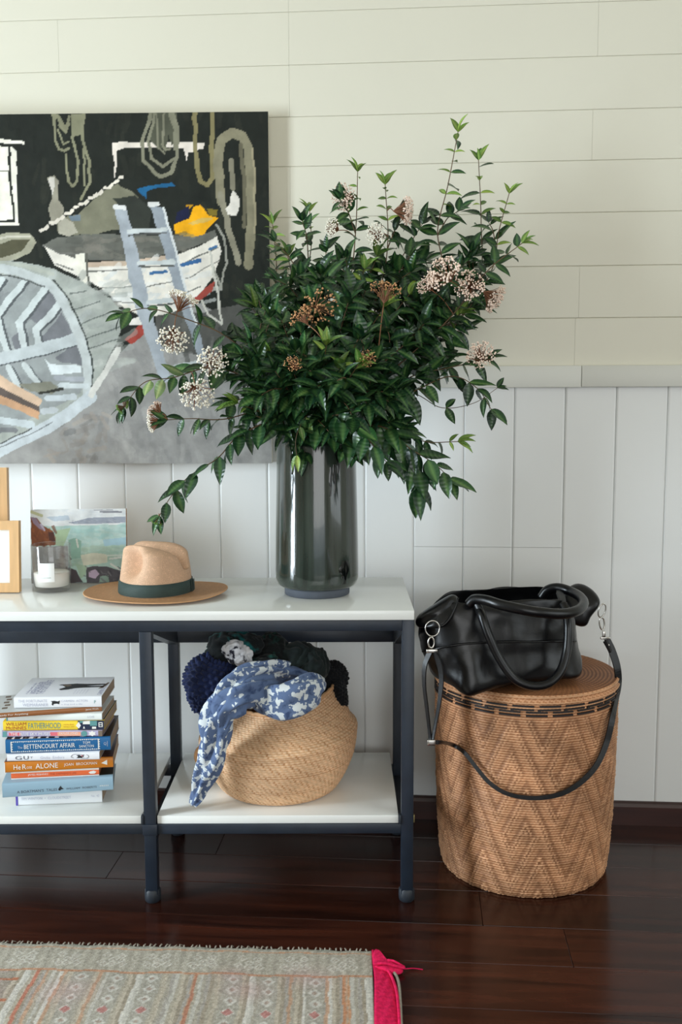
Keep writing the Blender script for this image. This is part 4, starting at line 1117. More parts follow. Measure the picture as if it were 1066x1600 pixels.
# profile: rounded base, belly, fold, inward sloping top to an uneven rim
prof = spline([(0.120, 0.001, 0), (0.138, 0.006, 0), (0.160, 0.040, 0), (0.178, 0.085, 0), (0.1845, 0.125, 0), (0.182, 0.148, 0), (0.172, 0.166, 0), (0.156, 0.190, 0), (0.140, 0.214, 0), (0.128, 0.236, 0)], 22)
NSEG, c0, c1, c2 = 300, np.array(srgb(216, 168, 124)), np.array(srgb(240, 206, 170)), np.array(srgb(182, 128, 84))
V = []; C = []
slen = 0.0; prev = None
rows = []
for p in prof:
    if prev is not None: slen += math.hypot(p.x - prev.x, p.y - prev.y)
    rows.append((p.x, p.y, slen)); prev = p
S = rows[-1][2]
for (r, z, s) in rows:
    for k in range(NSEG):
        a = 2 * PI * k / NSEG
        top = min(1, max(0, (z - 0.13) / 0.10))
        # slumped rim: higher right and back, low at the front left; fold line wandering down to the left
        zt = z + top * (0.022 * math.cos(a - 0.9) - 0.006)
        rr_ = r * (1 + 0.030 * math.sin(2 * a + 0.6) * (z / 0.24)) + 0.006 * math.sin(3 * a) * top
        if math.cos(a + 2.7) > 0.0: rr_ -= 0.018 * top * math.cos(a + 2.7)
        fl = 0.150 - 0.030 * (0.5 - 0.5 * math.cos(a - 0.1))        # crease height round the belly
        rr_ += 0.004 * math.exp(-((z - fl) / 0.010) ** 2) - 0.004 * math.exp(-((z - fl - 0.014) / 0.008) ** 2)
        # plait
        u = a * 0.17 / 0.0115; v = s / 0.0058
        ph = u + 0.27 * math.floor(v)
        w = abs(math.sin(PI * ph)) * abs(math.sin(PI * v))
        twill = 0.5 + 0.5 * math.sin(2 * PI * (u * 0.5 + v * 0.5))
        rr_ += 0.0014 * w + 0.0006 * twill
        V.append((rr_ * math.cos(a), rr_ * math.sin(a), zt))
        base = c0 * (1 - w) + c1 * w
        C.append(base * (0.86 + 0.14 * twill) if w > 0.08 else c2)
nr = len(rows)
F = [(i * NSEG + k, i * NSEG + (k + 1) % NSEG, (i + 1) * NSEG + (k + 1) % NSEG, (i + 1) * NSEG + k) for i in range(nr - 1) for k in range(NSEG)]
F.append(tuple(reversed(range(NSEG))))
mb = MB(); mb.add(V, F)
o = mb.build('basket_body', M['seagrass'], basket, smooth=True); set_colors(o.data, np.array(C))
so = o.modifiers.new('thickness', 'SOLIDIFY'); so.thickness = 0.005; so.offset = -1
rimV = [Vector(V[(nr - 1) * NSEG + k]) + Vector((0, 0, 0.001)) for k in range(0, NSEG, 3)] + [Vector(V[(nr - 1) * NSEG]) + Vector((0, 0, 0.001))]
mb = MB(); mb.tube([p + Vector((0, 0, 0.0012 * math.sin(i * 2.1))) for i, p in enumerate(rimV)], 0.0045, 7)
o = mb.build('rim', M['seagrass'], basket, smooth=True); set_colors(o.data, np.tile(c0, (len(o.data.vertices), 1)))
# the limp loop handle showing behind the blue scarf
hp = at_y(309, 1183, 2.30)
mb = MB(); mb.tube(spline([Vector((hp.x - BX + dx, hp.y - BY, hp.z - SZ + dz)) for dx, dz in ((0.03, 0.03), (0.004, 0.022), (-0.004, 0.0), (0.006, -0.02), (0.03, -0.03))], 6), 0.005, 8)
o = mb.build('loop_handle', M['seagrass'], basket, smooth=True); set_colors(o.data, np.tile(c0, (len(o.data.vertices), 1)))

# ================================================================== SCARVES
def fabric(name, cols, pos, scale, rough=0.85, sheen=0.3, bump=0.3, bscale=220, detail=3, dist=0.4):
    m = bpy.data.materials.new(name); nt, N, L, b = nodes_of(m)
    tc = N.new('ShaderNodeTexCoord')
    nz = N.new('ShaderNodeTexNoise'); nz.inputs['Scale'].default_value = scale; nz.inputs['Detail'].default_value = detail; nz.inputs['Distortion'].default_value = dist
    L.new(tc.outputs['Object'], nz.inputs['Vector'])
    rp = N.new('ShaderNodeValToRGB'); el = rp.color_ramp.elements
    while len(el) < len(cols): el.new(0.5)
    for i, (c, p) in enumerate(zip(cols, pos)): el[i].position = p; el[i].color = (*srgb(*c), 1)
    L.new(nz.outputs['Fac'], rp.inputs['Fac']); L.new(rp.outputs['Color'], b.inputs['Base Color'])
    b.inputs['Roughness'].default_value = rough; b.inputs['Sheen Weight'].default_value = sheen * 0.3; b.inputs['Specular IOR Level'].default_value = 0.2
    n2 = N.new('ShaderNodeTexNoise'); n2.inputs['Scale'].default_value = bscale
    L.new(tc.outputs['Object'], n2.inputs['Vector'])
    bp = N.new('ShaderNodeBump'); bp.inputs['Strength'].default_value = bump; bp.inputs['Distance'].default_value = 0.001
    L.new(n2.outputs['Fac'], bp.inputs['Height']); L.new(bp.outputs['Normal'], b.inputs['Normal'])
    return m
BLUE, BLUE2, WHITE_ = (90, 108, 142), (54, 70, 104), (208, 214, 216)
M['blue_print'] = fabric('blue_white_print', [BLUE2, BLUE, BLUE, WHITE_], [0.30, 0.42, 0.525, 0.54], 62, detail=5)
M['blue_print2'] = fabric('blue_plain_print', [BLUE2, BLUE, BLUE, WHITE_], [0.30, 0.45, 0.62, 0.64], 50, detail=4)
M['navy_knit'] = fabric('navy_wool', [(22, 30, 58), (34, 46, 86)], [0.35, 0.65], 30, bump=0.5)
M['black_knit'] = fabric('black_wool', [(10, 11, 13), (22, 24, 28)], [0.35, 0.65], 30, bump=0.5)
M['char_cloth'] = fabric('charcoal_green_cloth', [(18, 24, 25), (34, 44, 43), (58, 68, 70)], [0.3, 0.6, 0.75], 20)
M['green_cloth'] = fabric('black_green_print', [(12, 15, 16), (18, 22, 22), (22, 74, 66), (40, 48, 46)], [0.3, 0.5, 0.60, 0.7], 24)
M['teal_cloth'] = fabric('teal_black_print', [(14, 18, 20), (20, 26, 26), (24, 96, 96), (30, 60, 90)], [0.3, 0.48, 0.56, 0.7], 18)
M['white_cloth'] = fabric('white_grey_print', [(30, 30, 40), (190, 190, 194), (214, 212, 212)], [0.40, 0.45, 0.6], 34)

def blob_mesh(cen, rx, ry, rz, folds, seed, knit=0.0, knit_n=(26, 16), axis=None, rot=0.0, lob=0.18, n=(72, 44)):
    """a bundled cloth: closed rounded form with deep wandering folds, or chunky knit stitches"""
    rr = random.Random(seed); nu, nv = n
    ph = [rr.uniform(0, 6.28) for _ in range(8)]
    V = []
    for j in range(nv + 1):
        th = PI * j / nv
        for i in range(nu):
            a = 2 * PI * i / nu
            d = Vector((math.sin(th) * math.cos(a), math.sin(th) * math.sin(a), math.cos(th)))
            q = d * 1.3 + Vector((seed * 3.1, 0, 0))
            r = 1 + lob * mnoise.noise(q * 1.2)
            if folds:
                w = mnoise.noise(q * 0.9) * 2.2
                f = abs(math.sin(folds * (d.x * math.cos(ph[0]) + d.y * 0.4 + d.z * math.sin(ph[0])) + w * 2 + ph[1]))
                r += 0.14 * (f ** 0.6 - 0.5)
                f2 = abs(math.sin(folds * 1.9 * (d.x * math.sin(ph[2]) + d.z * math.cos(ph[2])) + w * 3))
                r += 0.05 * f2
            if knit:
                ku, kv = knit_n
                row = int(math.floor(j / nv * kv))
                st = abs(math.sin(PI * (a / (2 * PI) * ku + 0.5 * (row % 2)))) * abs(math.sin(PI * (j / nv * kv)))
                r += knit * (st - 0.4) * min(1, math.sin(th) * 3)
            V.append(Vector((rx * d.x * r, ry * d.y * r, rz * d.z * r)))
    F = [(j * nu + i, (j + 1) * nu + i, (j + 1) * nu + (i + 1) % nu, j * nu + (i + 1) % nu) for j in range(nv) for i in range(nu)]
    R = Matrix.Rotation(rot, 3, 'Y')
    mb = MB(); mb.add([Vector(cen) + R @ v for v in V], F)
    return mb
def pix(px, py, Y): return at_y(px, py, Y)
def scarf(name, label, cat='scarf'):
    e = empty(name, (BX, BY, SZ + 0.2)); tag(e, label, cat, 'scarves in the seagrass basket'); return e
def put(e, mb, name, m):
    off = Vector(e.location)
    mb.v = [tuple(Vector(v) - off) for v in mb.v]
    return mb.build(name, m, e, smooth=True)
# navy knit
s = scarf('knitted_scarf', 'chunky navy blue knitted wool scarf bulging over the basket rim at left')
c = pix(334, 1062, 2.245); put(s, blob_mesh(c, 0.066, 0.070, 0.062, 0, 2, knit=0.16, knit_n=(22, 15), rot=0.35, lob=0.12, n=(132, 90)), 'knit_bundle', M['navy_knit'])
c = pix(316, 1090, 2.24); put(s, blob_mesh(c, 0.036, 0.045, 0.030, 0, 5, knit=0.2, knit_n=(14, 9), rot=0.9, n=(84, 54)), 'knit_end', M['navy_knit'])
# teal and white at the top
s = scarf('printed_scarf', 'teal, black and white printed scarf at the top of the basket')
put(s, blob_mesh(pix(362, 1013, 2.27), 0.054, 0.05, 0.040, 5, 11, lob=0.22), 'teal_bundle', M['teal_cloth'])['label'] = 'teal and black side of the cloth'
put(s, blob_mesh(pix(372, 1021, 2.215), 0.033, 0.02, 0.026, 7, 12, rot=0.4, lob=0.35), 'white_fold', M['white_cloth'])['label'] = 'white printed fold of the cloth'
put(s, blob_mesh(pix(394, 1006, 2.25), 0.026, 0.03, 0.022, 4, 13, lob=0.2), 'teal_fold', M['teal_cloth'])
# black green
s = scarf('printed_scarf', 'black scarf with dark green print in the middle of the basket')
put(s, blob_mesh(pix(424, 1020, 2.29), 0.044, 0.055, 0.044, 6, 21, lob=0.25), 'cloth_bundle', M['green_cloth'])
put(s, blob_mesh(pix(412, 1038, 2.225), 0.038, 0.03, 0.018, 5, 22, rot=-0.3, lob=0.2), 'cloth_fold', M['green_cloth'])
# charcoal
s = scarf('crumpled_scarf', 'crumpled charcoal green cotton scarf at the right of the basket top')
put(s, blob_mesh(pix(468, 1034, 2.28), 0.058, 0.06, 0.044, 8, 31, rot=0.15, lob=0.25, n=(96, 60)), 'cloth_bundle', M['char_cloth'])
put(s, blob_mesh(pix(488, 1045, 2.26), 0.034, 0.05, 0.046, 7, 32, rot=0.5, lob=0.25), 'cloth_fold', M['char_cloth'])
# black knit at the right rim
s = scarf('knitted_scarf', 'black woollen scarf hanging over the right rim of the basket')
put(s, blob_mesh(pix(515, 1062, 2.37), 0.044, 0.05, 0.046, 0, 41, knit=0.12, knit_n=(20, 14), n=(100, 70)), 'knit_bundle', M['black_knit'])
put(s, blob_mesh(pix(530, 1083, 2.33), 0.020, 0.04, 0.036, 0, 42, knit=0.14, knit_n=(14, 14), rot=-0.35, n=(84, 70)), 'knit_end', M['black_knit'])
# blue printed scarf: swirl, hanging tail, and folded swag
s = scarf('blue_scarf', 'blue cotton scarf with white floral print draped down the front of the basket')
def cloth_strip(path, widths, amp, nf, seed, ny=26):
    """a gathered strip of cloth: path of (point), section with soft pleats facing the camera"""
    P = spline(path, 8); m = len(P); V = []
    W = np.interp(np.linspace(0, 1, m), np.linspace(0, 1, len(widths)), widths)
    for i in range(m):
        t = (P[min(i + 1, m - 1)] - P[max(i - 1, 0)]).normalized()
        nrm = Vector((0, -1, 0)); sd = t.cross(nrm)
        sd = sd.normalized() if sd.length > 1e-6 else Vector((1, 0, 0)); nrm = sd.cross(t).normalized()
        for j in range(ny):
            a = 2 * PI * j / ny
            f = 1 + amp * math.sin(nf * a + 0.35 * i * 0.6 + seed) + amp * 0.6 * math.sin((nf + 2) * a - 0.2 * i + seed * 2)
            V.append(P[i] + sd * (W[i] * 0.5 * f * math.cos(a)) + nrm * (min(W[i] * 0.36, 0.022) * f * math.sin(a)))
    F = [(i * ny + j, i * ny + (j + 1) % ny, (i + 1) * ny + (j + 1) % ny, (i + 1) * ny + j) for i in range(m - 1) for j in range(ny)]
    F.append(tuple(reversed(range(ny)))); F.append(tuple(range((m - 1) * ny, m * ny)))
    mb = MB(); mb.add(V, F); return mb
tail = [pix(448, 1052, 2.22), pix(418, 1050, 2.17), pix(385, 1062, 2.135), pix(358, 1085, 2.12), pix(341, 1120, 2.115), pix(335, 1160, 2.112), pix(324, 1200, 2.125), pix(312, 1235, 2.145), pix(302, 1258, 2.150)]
put(s, cloth_strip(tail, [0.040, 0.046, 0.052, 0.056, 0.055, 0.056, 0.044, 0.032, 0.014], 0.30, 5, 1.0, 44), 'hanging_tail', M['blue_print'])
tail2 = [pix(430, 1070, 2.16), pix(395, 1082, 2.115), pix(370, 1092, 2.10), pix(352, 1112, 2.10), pix(346, 1135, 2.105)]
put(s, cloth_strip(tail2, [0.040, 0.050, 0.056, 0.046, 0.020], 0.34, 5, 2.2, 32), 'gathered_fold', M['blue_print2'])
sw = [pix(400, 1075, 2.16), pix(412, 1092, 2.135), pix(438, 1098, 2.115), pix(468, 1088, 2.12), pix(492, 1074, 2.15), pix(505, 1066, 2.19)]
put(s, cloth_strip(sw, [0.030, 0.062, 0.082, 0.084, 0.060, 0.020], 0.13, 4, 0.4, 40), 'draped_swag', M['blue_print'])
ridge = [pix(405, 1090, 2.14), pix(403, 1072, 2.15), pix(420, 1056, 2.19), pix(450, 1050, 2.21), pix(480, 1056, 2.20)]
put(s, cloth_strip(ridge, [0.012, 0.022, 0.026, 0.030, 0.018], 0.2, 3, 3.0, 24), 'rolled_edge', M['blue_print2'])

# ================================================================== RATTAN DRUM BASKET
DP = at_y(816, 1347, 2.335)
DX, DY = DP.x, 2.333
DLID, DBODY = 0.480, 0.459
drum = empty('rattan_drum_basket', (DX, DY, 0))
tag(drum, 'tall round woven rattan basket with a lid standing on the floor under the handbag', 'basket')
def drum_r(z):
    return float(np.interp(z, [0.0, 0.01, 0.05, 0.12, 0.25, 0.38, 0.46, 0.48], [0.190, 0.1975, 0.2025, 0.2075, 0.2120, 0.2145, 0.2150, 0.2150]))
ROWS, NS = 78, 330
ra, rb, rc = np.array(srgb(214, 164, 124)), np.array(srgb(180, 122, 80)), np.array(srgb(116, 70, 44))
V = []; C = []; nr = 0
rd = random.Random(9)
period = 2 * PI * 0.21 / 10; PITCHZ = DBODY / ROWS
def chevron(a, z):
    """1 on a raised pair of strands, 0 between; nested V rows climbing the basket"""
    x = a * 0.21
    band = 0 if z < 0.155 else (1 if z < 0.30 else 2)
    t = x / period + (0.0, 0.25, 0.5)[band]
    tri = abs((t % 1.0) * 2 - 1)          # 0..1
    w = (z + tri * 0.150) / 0.080
    f = w % 1.0
    return 1.0 if f < 0.13 or 0.23 < f < 0.36 else (-1.0 if f < 0.23 or f < 0.62 else 0.0)
for r in range(ROWS):
    for q, (dz, bulge) in enumerate(((0.06, -0.0008), (0.5, 0.0012), (0.94, -0.0008))):
        z = (r + dz) * PITCHZ
        rowj = rd.uniform(-0.0006, 0.0006)
        for k in range(NS):
            a = 2 * PI * k / NS
            ch = chevron(a, z) if z < 0.424 else 0
            strand = 0.5 + 0.5 * math.sin(k * PI)     # alternate over/under
            over = (k + r) % 2
            rad = drum_r(z) + bulge + rowj + 0.0020 * max(ch, 0) - 0.0006 * min(ch, 0) * -1 + (0.0004 if over else -0.0003)
            V.append((rad * math.cos(a), rad * math.sin(a), z))
            if q != 1: c = rc * 0.5 + rb * 0.5
            else: c = ra * (0.86 + 0.16 * over)
            if ch > 0: c = c * 0.35 + ra * 0.76 if q == 1 else c * 0.7 + ra * 0.25
            elif ch < 0: c = c * 0.56 + rc * 0.34
            C.append(c * (1 + 0.10 * math.sin(r * 12.9898 + k * 0.21)))
        nr += 1
F = [(i * NS + k, i * NS + (k + 1) % NS, (i + 1) * NS + (k + 1) % NS, (i + 1) * NS + k) for i in range(nr - 1) for k in range(NS)]
F.append(tuple(reversed(range(NS)))); F.append(tuple(range((nr - 1) * NS, nr * NS)))
mb = MB(); mb.add(V, F); o = mb.build('woven_body', M['rattan'], drum, smooth=True); set_colors(o.data, np.array(C))
# dark key pattern woven round the top: short bars in two staggered rows joined by little uprights
def arc_bar(a0, a1, z0, z1, name, m, lift=0.0034):
    mb = MB(); n = 5; V = []
    for i in range(n):
        a = a0 + (a1 - a0) * i / (n - 1)
        for (dr, z) in ((-0.001, z0), (lift, z0 + 0.0006), (lift, z1 - 0.0006), (-0.001, z1)):
            rr_ = drum_r(z) + dr; V.append((rr_ * math.cos(a), rr_ * math.sin(a), z))
    F = [(i * 4 + j, (i + 1) * 4 + j, (i + 1) * 4 + j + 1, i * 4 + j + 1) for i in range(n - 1) for j in range(3)]
    F += [(0, 1, 2, 3), ((n - 1) * 4 + 3, (n - 1) * 4 + 2, (n - 1) * 4 + 1, (n - 1) * 4)]
    mb.add(V, F); o = mb.build(name, m, drum); return o
nb = 23
for k in range(nb):
    a = 2 * PI * k / nb; da = 2 * PI / nb
    for (zz0, off) in ((0.4450, 0.0), (0.4315, 0.5)):
        arc_bar(a + da * (off + 0.10), a + da * (off + 0.90), zz0 + 0.0074, zz0 + 0.0120, 'dark_strand', M['dark_rattan'])
        arc_bar(a + da * (off + 0.10), a + da * (off + 0.90), zz0 - 0.0006, zz0 + 0.0040, 'dark_strand', M['dark_rattan'])
    arc_bar(a + da * 0.03, a + da * 0.15, 0.4395, 0.4480, 'dark_upright', M['dark_rattan'])
# lid: coiled top with braided edge
V = []; C = []
prof = [(0.2155, 0.4600), (0.2175, 0.4622), (0.2165, 0.4650), (0.2140, 0.4660), (0.2140, 0.4690), (0.2150, 0.4700), (0.2152, 0.4745), (0.2140, 0.4775)]
NL = 300
coils = 24
tp = []
for i in range(coils * 2 + 1):
    r = 0.212 * (1 - i / (coils * 2.0)) + 0.0006
    tp.append((r, DLID - 0.0012 + (0.0016 if i % 2 == 0 else -0.0006) - 0.0012 * max(0, (r - 0.19) / 0.022)))
P = prof + tp
for i, (r, z) in enumerate(P):
    for k in range(NL):
        a = 2 * PI * k / NL
        ov = math.sin(k * 2 * PI / 3 + i * 1.6)
        dr = 0.0006 * ov if i < len(prof) else 0
        V.append(((r + dr) * math.cos(a), (r + dr) * math.sin(a), z + (0.0003 * ov if i >= len(prof) else 0)))
        if i < len(prof): c = (ra * 0.95 if ov > 0 else rb * 0.8)
        else: c = (rb * 0.85 + ra * 0.05 if i % 2 == 0 else rc * 0.85) * (1 + 0.22 * ov)
        C.append(c)
F = [(i * NL + k, i * NL + (k + 1) % NL, (i + 1) * NL + (k + 1) % NL, (i + 1) * NL + k) for i in range(len(P) - 1) for k in range(NL)]
F.append(tuple(range((len(P) - 1) * NL, len(P) * NL)))
F.append(tuple(reversed(range(NL))))
mb = MB(); mb.add(V, F); o = mb.build('lid', M['rattan'], drum, smooth=True); set_colors(o.data, np.array(C)); o['label'] = 'coiled lid with braided edge'
for z, rr_ in ((0.4615, 0.2168), (0.4740, 0.2150)):
    mb = MB(); pts = []
    for k in range(NL + 1):
        a = 2 * PI * k / NL; pts.append(((rr_ + 0.0004 * math.sin(k * 2.1)) * math.cos(a), (rr_ + 0.0004 * math.sin(k * 2.1)) * math.sin(a), z + 0.0005 * math.cos(k * 2.1)))
    mb.tube(pts, 0.0020, 5); o = mb.build('braided_edge', M['rattan'], drum, smooth=True)
    set_colors(o.data, np.tile(ra * 0.9, (len(o.data.vertices), 1)))

# ================================================================== HANDBAG
M['leather'] = mat('black_leather', (7, 7, 9), 0.31, var=0.12, vscale=14, bump=0.18, bscale=60, spec=0.40)
M['leather_in'] = mat('black_lining', (14, 15, 17), 0.75, var=0.1)
M['webbing'] = mat('black_strap_leather', (12, 12, 14), 0.45, var=0.1, bump=0.2, bscale=140)
M['nickel'] = mat('polished_nickel', (196, 192, 186), 0.22, metal=1.0, var=0.03)
BGP = at_z(800, 1060, DLID)
bag = empty('leather_handbag', (BGP.x, 2.27, DLID))
tag(bag, 'soft black leather handbag with two round handles slumped on the rattan basket lid', 'bag')
bo = Vector(bag.location)
# each section: front rim, upper, seam, lower, bottom (photo x,y + distance), then depth of the bag there
secs = [
    ((650, 972, 2.215), (648, 990, 2.20), (651, 1010, 2.20), (659, 1032, 2.20), (668, 1050, 2.215), 0.06),
    ((668, 956, 2.17), (664, 985, 2.155), (668, 1015, 2.155), (675, 1045, 2.16), (684, 1064, 2.175), 0.14),
    ((702, 938, 2.145), (700, 975, 2.125), (702, 1010, 2.125), (706, 1045, 2.13), (712, 1077, 2.125), 0.20),
    ((738, 943, 2.14), (737, 975, 2.125), (736, 1010, 2.12), (734, 1056, 2.095), (733, 1108, 2.075), 0.235),
    ((785, 940, 2.15), (785, 975, 2.140), (784, 1010, 2.135), (780, 1045, 2.13), (782, 1077, 2.12), 0.24),
    ((835, 936, 2.16), (836, 970, 2.155), (838, 1008, 2.150), (838, 1042, 2.145), (840, 1074, 2.14), 0.235),
    ((873, 934, 2.18), (878, 970, 2.175), (882, 1006, 2.172), (886, 1040, 2.168), (893, 1069, 2.16), 0.22),
    ((895, 942, 2.22), (903, 975, 2.215), (908, 1006, 2.21), (904, 1036, 2.20), (924, 1063, 2.18), 0.16),
]
def bag_section(sec):
    fr = [at_y(*p) for p in sec[:5]]; d = sec[5]
    pts = list(fr)
    bk = []
    for i, p in enumerate(fr):
        q = p + Vector((0.02, d * (0.85 if i == 0 else 1.0), 0))
        if i == 4: q.z = DLID + 0.006
        if i == 0: q.z = p.z - 0.006
        bk.append(q)
    # front rim -> down -> under -> up the back; then back down the inside
    ins = []
    cx = (fr[0] + bk[0]) / 2
    low = (fr[2] + bk[2]) / 2
    outer = pts + [fr[4].lerp(bk[4], 0.35) + Vector((0, 0, 0.0 if fr[4].z > DLID + 0.004 else 0.006))] + [bk[4], bk[3], bk[2], bk[1], bk[0]]
    t = 0.004
    inner = [bk[0].lerp(cx, 0.10), bk[1].lerp((fr[1] + bk[1]) / 2, 0.14), bk[2].lerp(low, 0.2), low + Vector((0, 0, -0.01)), fr[2].lerp(low, 0.2), fr[1].lerp((fr[1] + bk[1]) / 2, 0.14), fr[0].lerp(cx, 0.10)]
    return outer + inner
S_ = [bag_section(s) for s in secs]
n = len(S_[0]); V = [p - bo for s in S_ for p in s]
F = []
for i in range(len(S_) - 1):
    for k in range(n):
        k2 = (k + 1) % n; F.append((i * n + k, i * n + k2, (i + 1) * n + k2, (i + 1) * n + k))
F.append(tuple(reversed(range(n)))); F.append(tuple(range((len(S_) - 1) * n, len(S_) * n)))
mb = MB(); mb.add(V, F); body = mb.build('bag_body', M['leather'], bag, smooth=True); subsurf(body, 3)
tx = bpy.data.textures.new('leather_folds', 'CLOUDS'); tx.noise_scale = 0.055; tx.noise_depth = 1
dm = body.modifiers.new('slump', 'DISPLACE'); dm.texture = tx; dm.strength = 0.010; dm.mid_level = 0.5; dm.texture_coords = 'LOCAL'
def bagpart(mb, name, m, sub=0, parent=None, smooth=True):
    off = bo
    mb.v = [tuple(Vector(v) - off) for v in mb.v]
    o = mb.build(name, m, parent or bag, smooth=smooth)
    if sub: subsurf(o, sub)
    return o
# seam across the front
mb = MB(); mb.tube(spline([at_y(x, y, Y - 0.0035) for x, y, Y in ((660, 1018, 2.160), (690, 1012, 2.128), (720, 1007, 2.121), (760, 1004, 2.127), (800, 1003, 2.138), (840, 1003, 2.150), (875, 1002, 2.167), (900, 1002, 2.196))], 6), 0.0022, 6)
bagpart(mb, 'seam', M['leather'])
def sheet(pts_front, thick_dir, sub=2):
    """a thick leather flap from a ring of points"""
    mb = MB(); n = len(pts_front); d = Vector(thick_dir)
    cf = sum(pts_front, Vector()) / n
    V = [*pts_front] + [p + d for p in pts_front] + [p.lerp(cf, 0.5) - d * 0.25 for p in pts_front] + [p.lerp(cf, 0.5) + d * 1.25 for p in pts_front] + [cf - d * 0.3, cf + d * 1.3]
    F = []
    for i in range(n):
        j = (i + 1) % n
        F.append((i, n + i, n + j, j)); F.append((i, j, 2 * n + j, 2 * n + i)); F.append((n + j, n + i, 3 * n + i, 3 * n + j))
        F.append((2 * n + i, 2 * n + j, 4 * n)); F.append((3 * n + j, 3 * n + i, 4 * n + 1))
    mb.add(V, F); return mb
# right gusset flap standing up behind the handle
rp_ = [at_y(x, y, Y) for x, y, Y in ((880, 930, 2.31), (890, 918, 2.325), (905, 910.5, 2.33), (925, 918, 2.32), (943, 938, 2.30), (938, 952, 2.295), (923, 966, 2.295), (921, 981, 2.295), (907, 983, 2.295), (892, 975, 2.29), (880, 955, 2.295))]
bagpart(sheet(rp_, (0.002, 0.030, 0)), 'side_flap', M['leather'], 2)
# left gusset flap folded forward
lp_ = [at_y(x, y, Y) for x, y, Y in ((647, 972, 2.15), (657, 960, 2.14), (680, 946, 2.14), (702, 932, 2.15), (711, 929, 2.155), (721, 936, 2.16), (716, 955, 2.135), (706, 974, 2.12), (690, 986, 2.115), (668, 982, 2.125), (652, 985, 2.15))]
bagpart(sheet(lp_, (0, 0.028, 0)), 'side_flap', M['leather'], 2)
mb = MB(); mb.tube(spline([at_y(x, y, Y) for x, y, Y in ((716, 934, 2.128), (712, 948, 2.118), (703, 966, 2.112), (690, 978, 2.108), (678, 972, 2.112))], 6), 0.0022, 6); bagpart(mb, 'rolled_edge', M['leather'])
# handles
h1 = [at_y(x, y, Y) for x, y, Y in ((733, 944, 2.135), (742, 936.5, 2.125), (760, 938, 2.10), (783, 945, 2.075), (820, 953, 2.055), (850, 957.5, 2.055), (880, 959, 2.07), (902, 954, 2.10), (912, 944, 2.15), (908, 934, 2.20), (894, 925, 2.25), (873, 918.5, 2.275), (856, 922, 2.285), (846, 934, 2.29))]
mb = MB(); mb.tube(spline(h1, 8), 0.0112, 14); bagpart(mb, 'handle', M['leather'])
h2 = [at_y(x, y, Y) for x, y, Y in ((748, 950, 2.130), (754, 965, 2.108), (764, 993, 2.098), (778, 1024, 2.096), (797, 1053, 2.092), (815, 1067, 2.090), (838, 1072, 2.092), (860, 1066, 2.098), (877, 1047, 2.110), (886, 1015, 2.126), (888, 980, 2.135), (885, 958, 2.150), (880, 944, 2.165))]
mb = MB(); mb.tube(spline(h2, 8), 0.0098, 14); bagpart(mb, 'handle', M['leather'])
for pts in (((735, 938, 2.13), (744, 934, 2.125), (754, 946, 2.115), (760, 962, 2.108), (754, 968, 2.108), (744, 956, 2.12)), ((866, 918, 2.262), (884, 924, 2.25), (886, 945, 2.165), (890, 958, 2.15), (882, 958, 2.152), (872, 936, 2.20))):
    bagpart(sheet([at_y(*p) for p in pts], (0, 0.008, 0)), 'handle_tab', M['leather'], 1)
# rings and clasps
def ring(px, py, Y, rx, rz, tilt, rad, name='ring', dgap=False):
    c = at_y(px, py, Y); mb = MB(); pts = []
    for k in range(25):
        a = 2 * PI * k / 24
        x, z = rx * math.cos(a), rz * math.sin(a)
        pts.append(c + Vector((x * math.cos(tilt) - z * math.sin(tilt), 0.002 * math.cos(a), x * math.sin(tilt) + z * math.cos(tilt))))
    mb.tube(pts, rad, 8, cap=False); return bagpart(mb, name, M['nickel'])
ring(676, 982, 2.098, 0.0155, 0.0170, 0.1, 0.0015)
ring(941, 954, 2.285, 0.0085, 0.0165, -0.25, 0.0016)
ring(674, 1004, 2.094, 0.0065, 0.0115, 0.05, 0.0020, 'clasp')
ring(941, 974, 2.280, 0.0062, 0.0150, 0.12, 0.0019, 'clasp')
c = at_y(944, 990, 2.278); mb = MB(); mb.box(c.x - 0.0035, c.x + 0.0035, c.y - 0.003, c.y + 0.003, c.z - 0.009, c.z + 0.006, bev=0.001); bagpart(mb, 'clasp_swivel', M['nickel'])
c = at_y(946, 997, 2.278); mb = MB(); mb.box(c.x - 0.0115, c.x + 0.0115, c.y - 0.003, c.y + 0.003, c.z - 0.0025, c.z + 0.0025, bev=0.001); bagpart(mb, 'strap_loop', M['nickel'])
c = at_y(675, 1017, 2.092); mb = MB(); mb.box(c.x - 0.012, c.x + 0.012, c.y - 0.004, c.y + 0.004, c.z - 0.004, c.z + 0.004, bev=0.0012); bagpart(mb, 'clasp_swivel', M['nickel'])
# shoulder strap: down the left, looped through a slider, round the basket front, up the right side
def front_y(px, py, gap):
    """distance of a point just in front of the drum's surface"""
    Y = 2.15
    for _ in range(12):
        p = at_y(px, py, Y); dx = p.x - DX; r = 0.220 + gap
        Y = DY - math.sqrt(max(0.0, r * r - dx * dx)) if abs(dx) < r else DY
    return Y
def strap(pts, name, w0, thick=0.0035, face=0.0):
    P = spline([at_y(*p) for p in pts], 8); N_ = []
    for p in P:
        v = Vector((p.x - DX, p.y - DY - 0.02, 0)); v = v.normalized() if v.length > 1e-6 else Vector((0, -1, 0))
        v = v.lerp(Vector((0.1, -1, 0)), face)
        N_.append(v)
    W = np.interp(np.linspace(0, 1, len(P)), np.linspace(0, 1, len(w0)), w0)
    mb = MB(); mb.strap(P, list(W), thick, N_); o = bagpart(mb, name, M['webbing'], smooth=False)
    return o
lft = [(672, 1019, 2.092), (664, 1040, 2.090), (663, 1070, 2.094), (667, 1105, 2.10), (671, 1140, 2.11), (673, 1160, 2.112)]
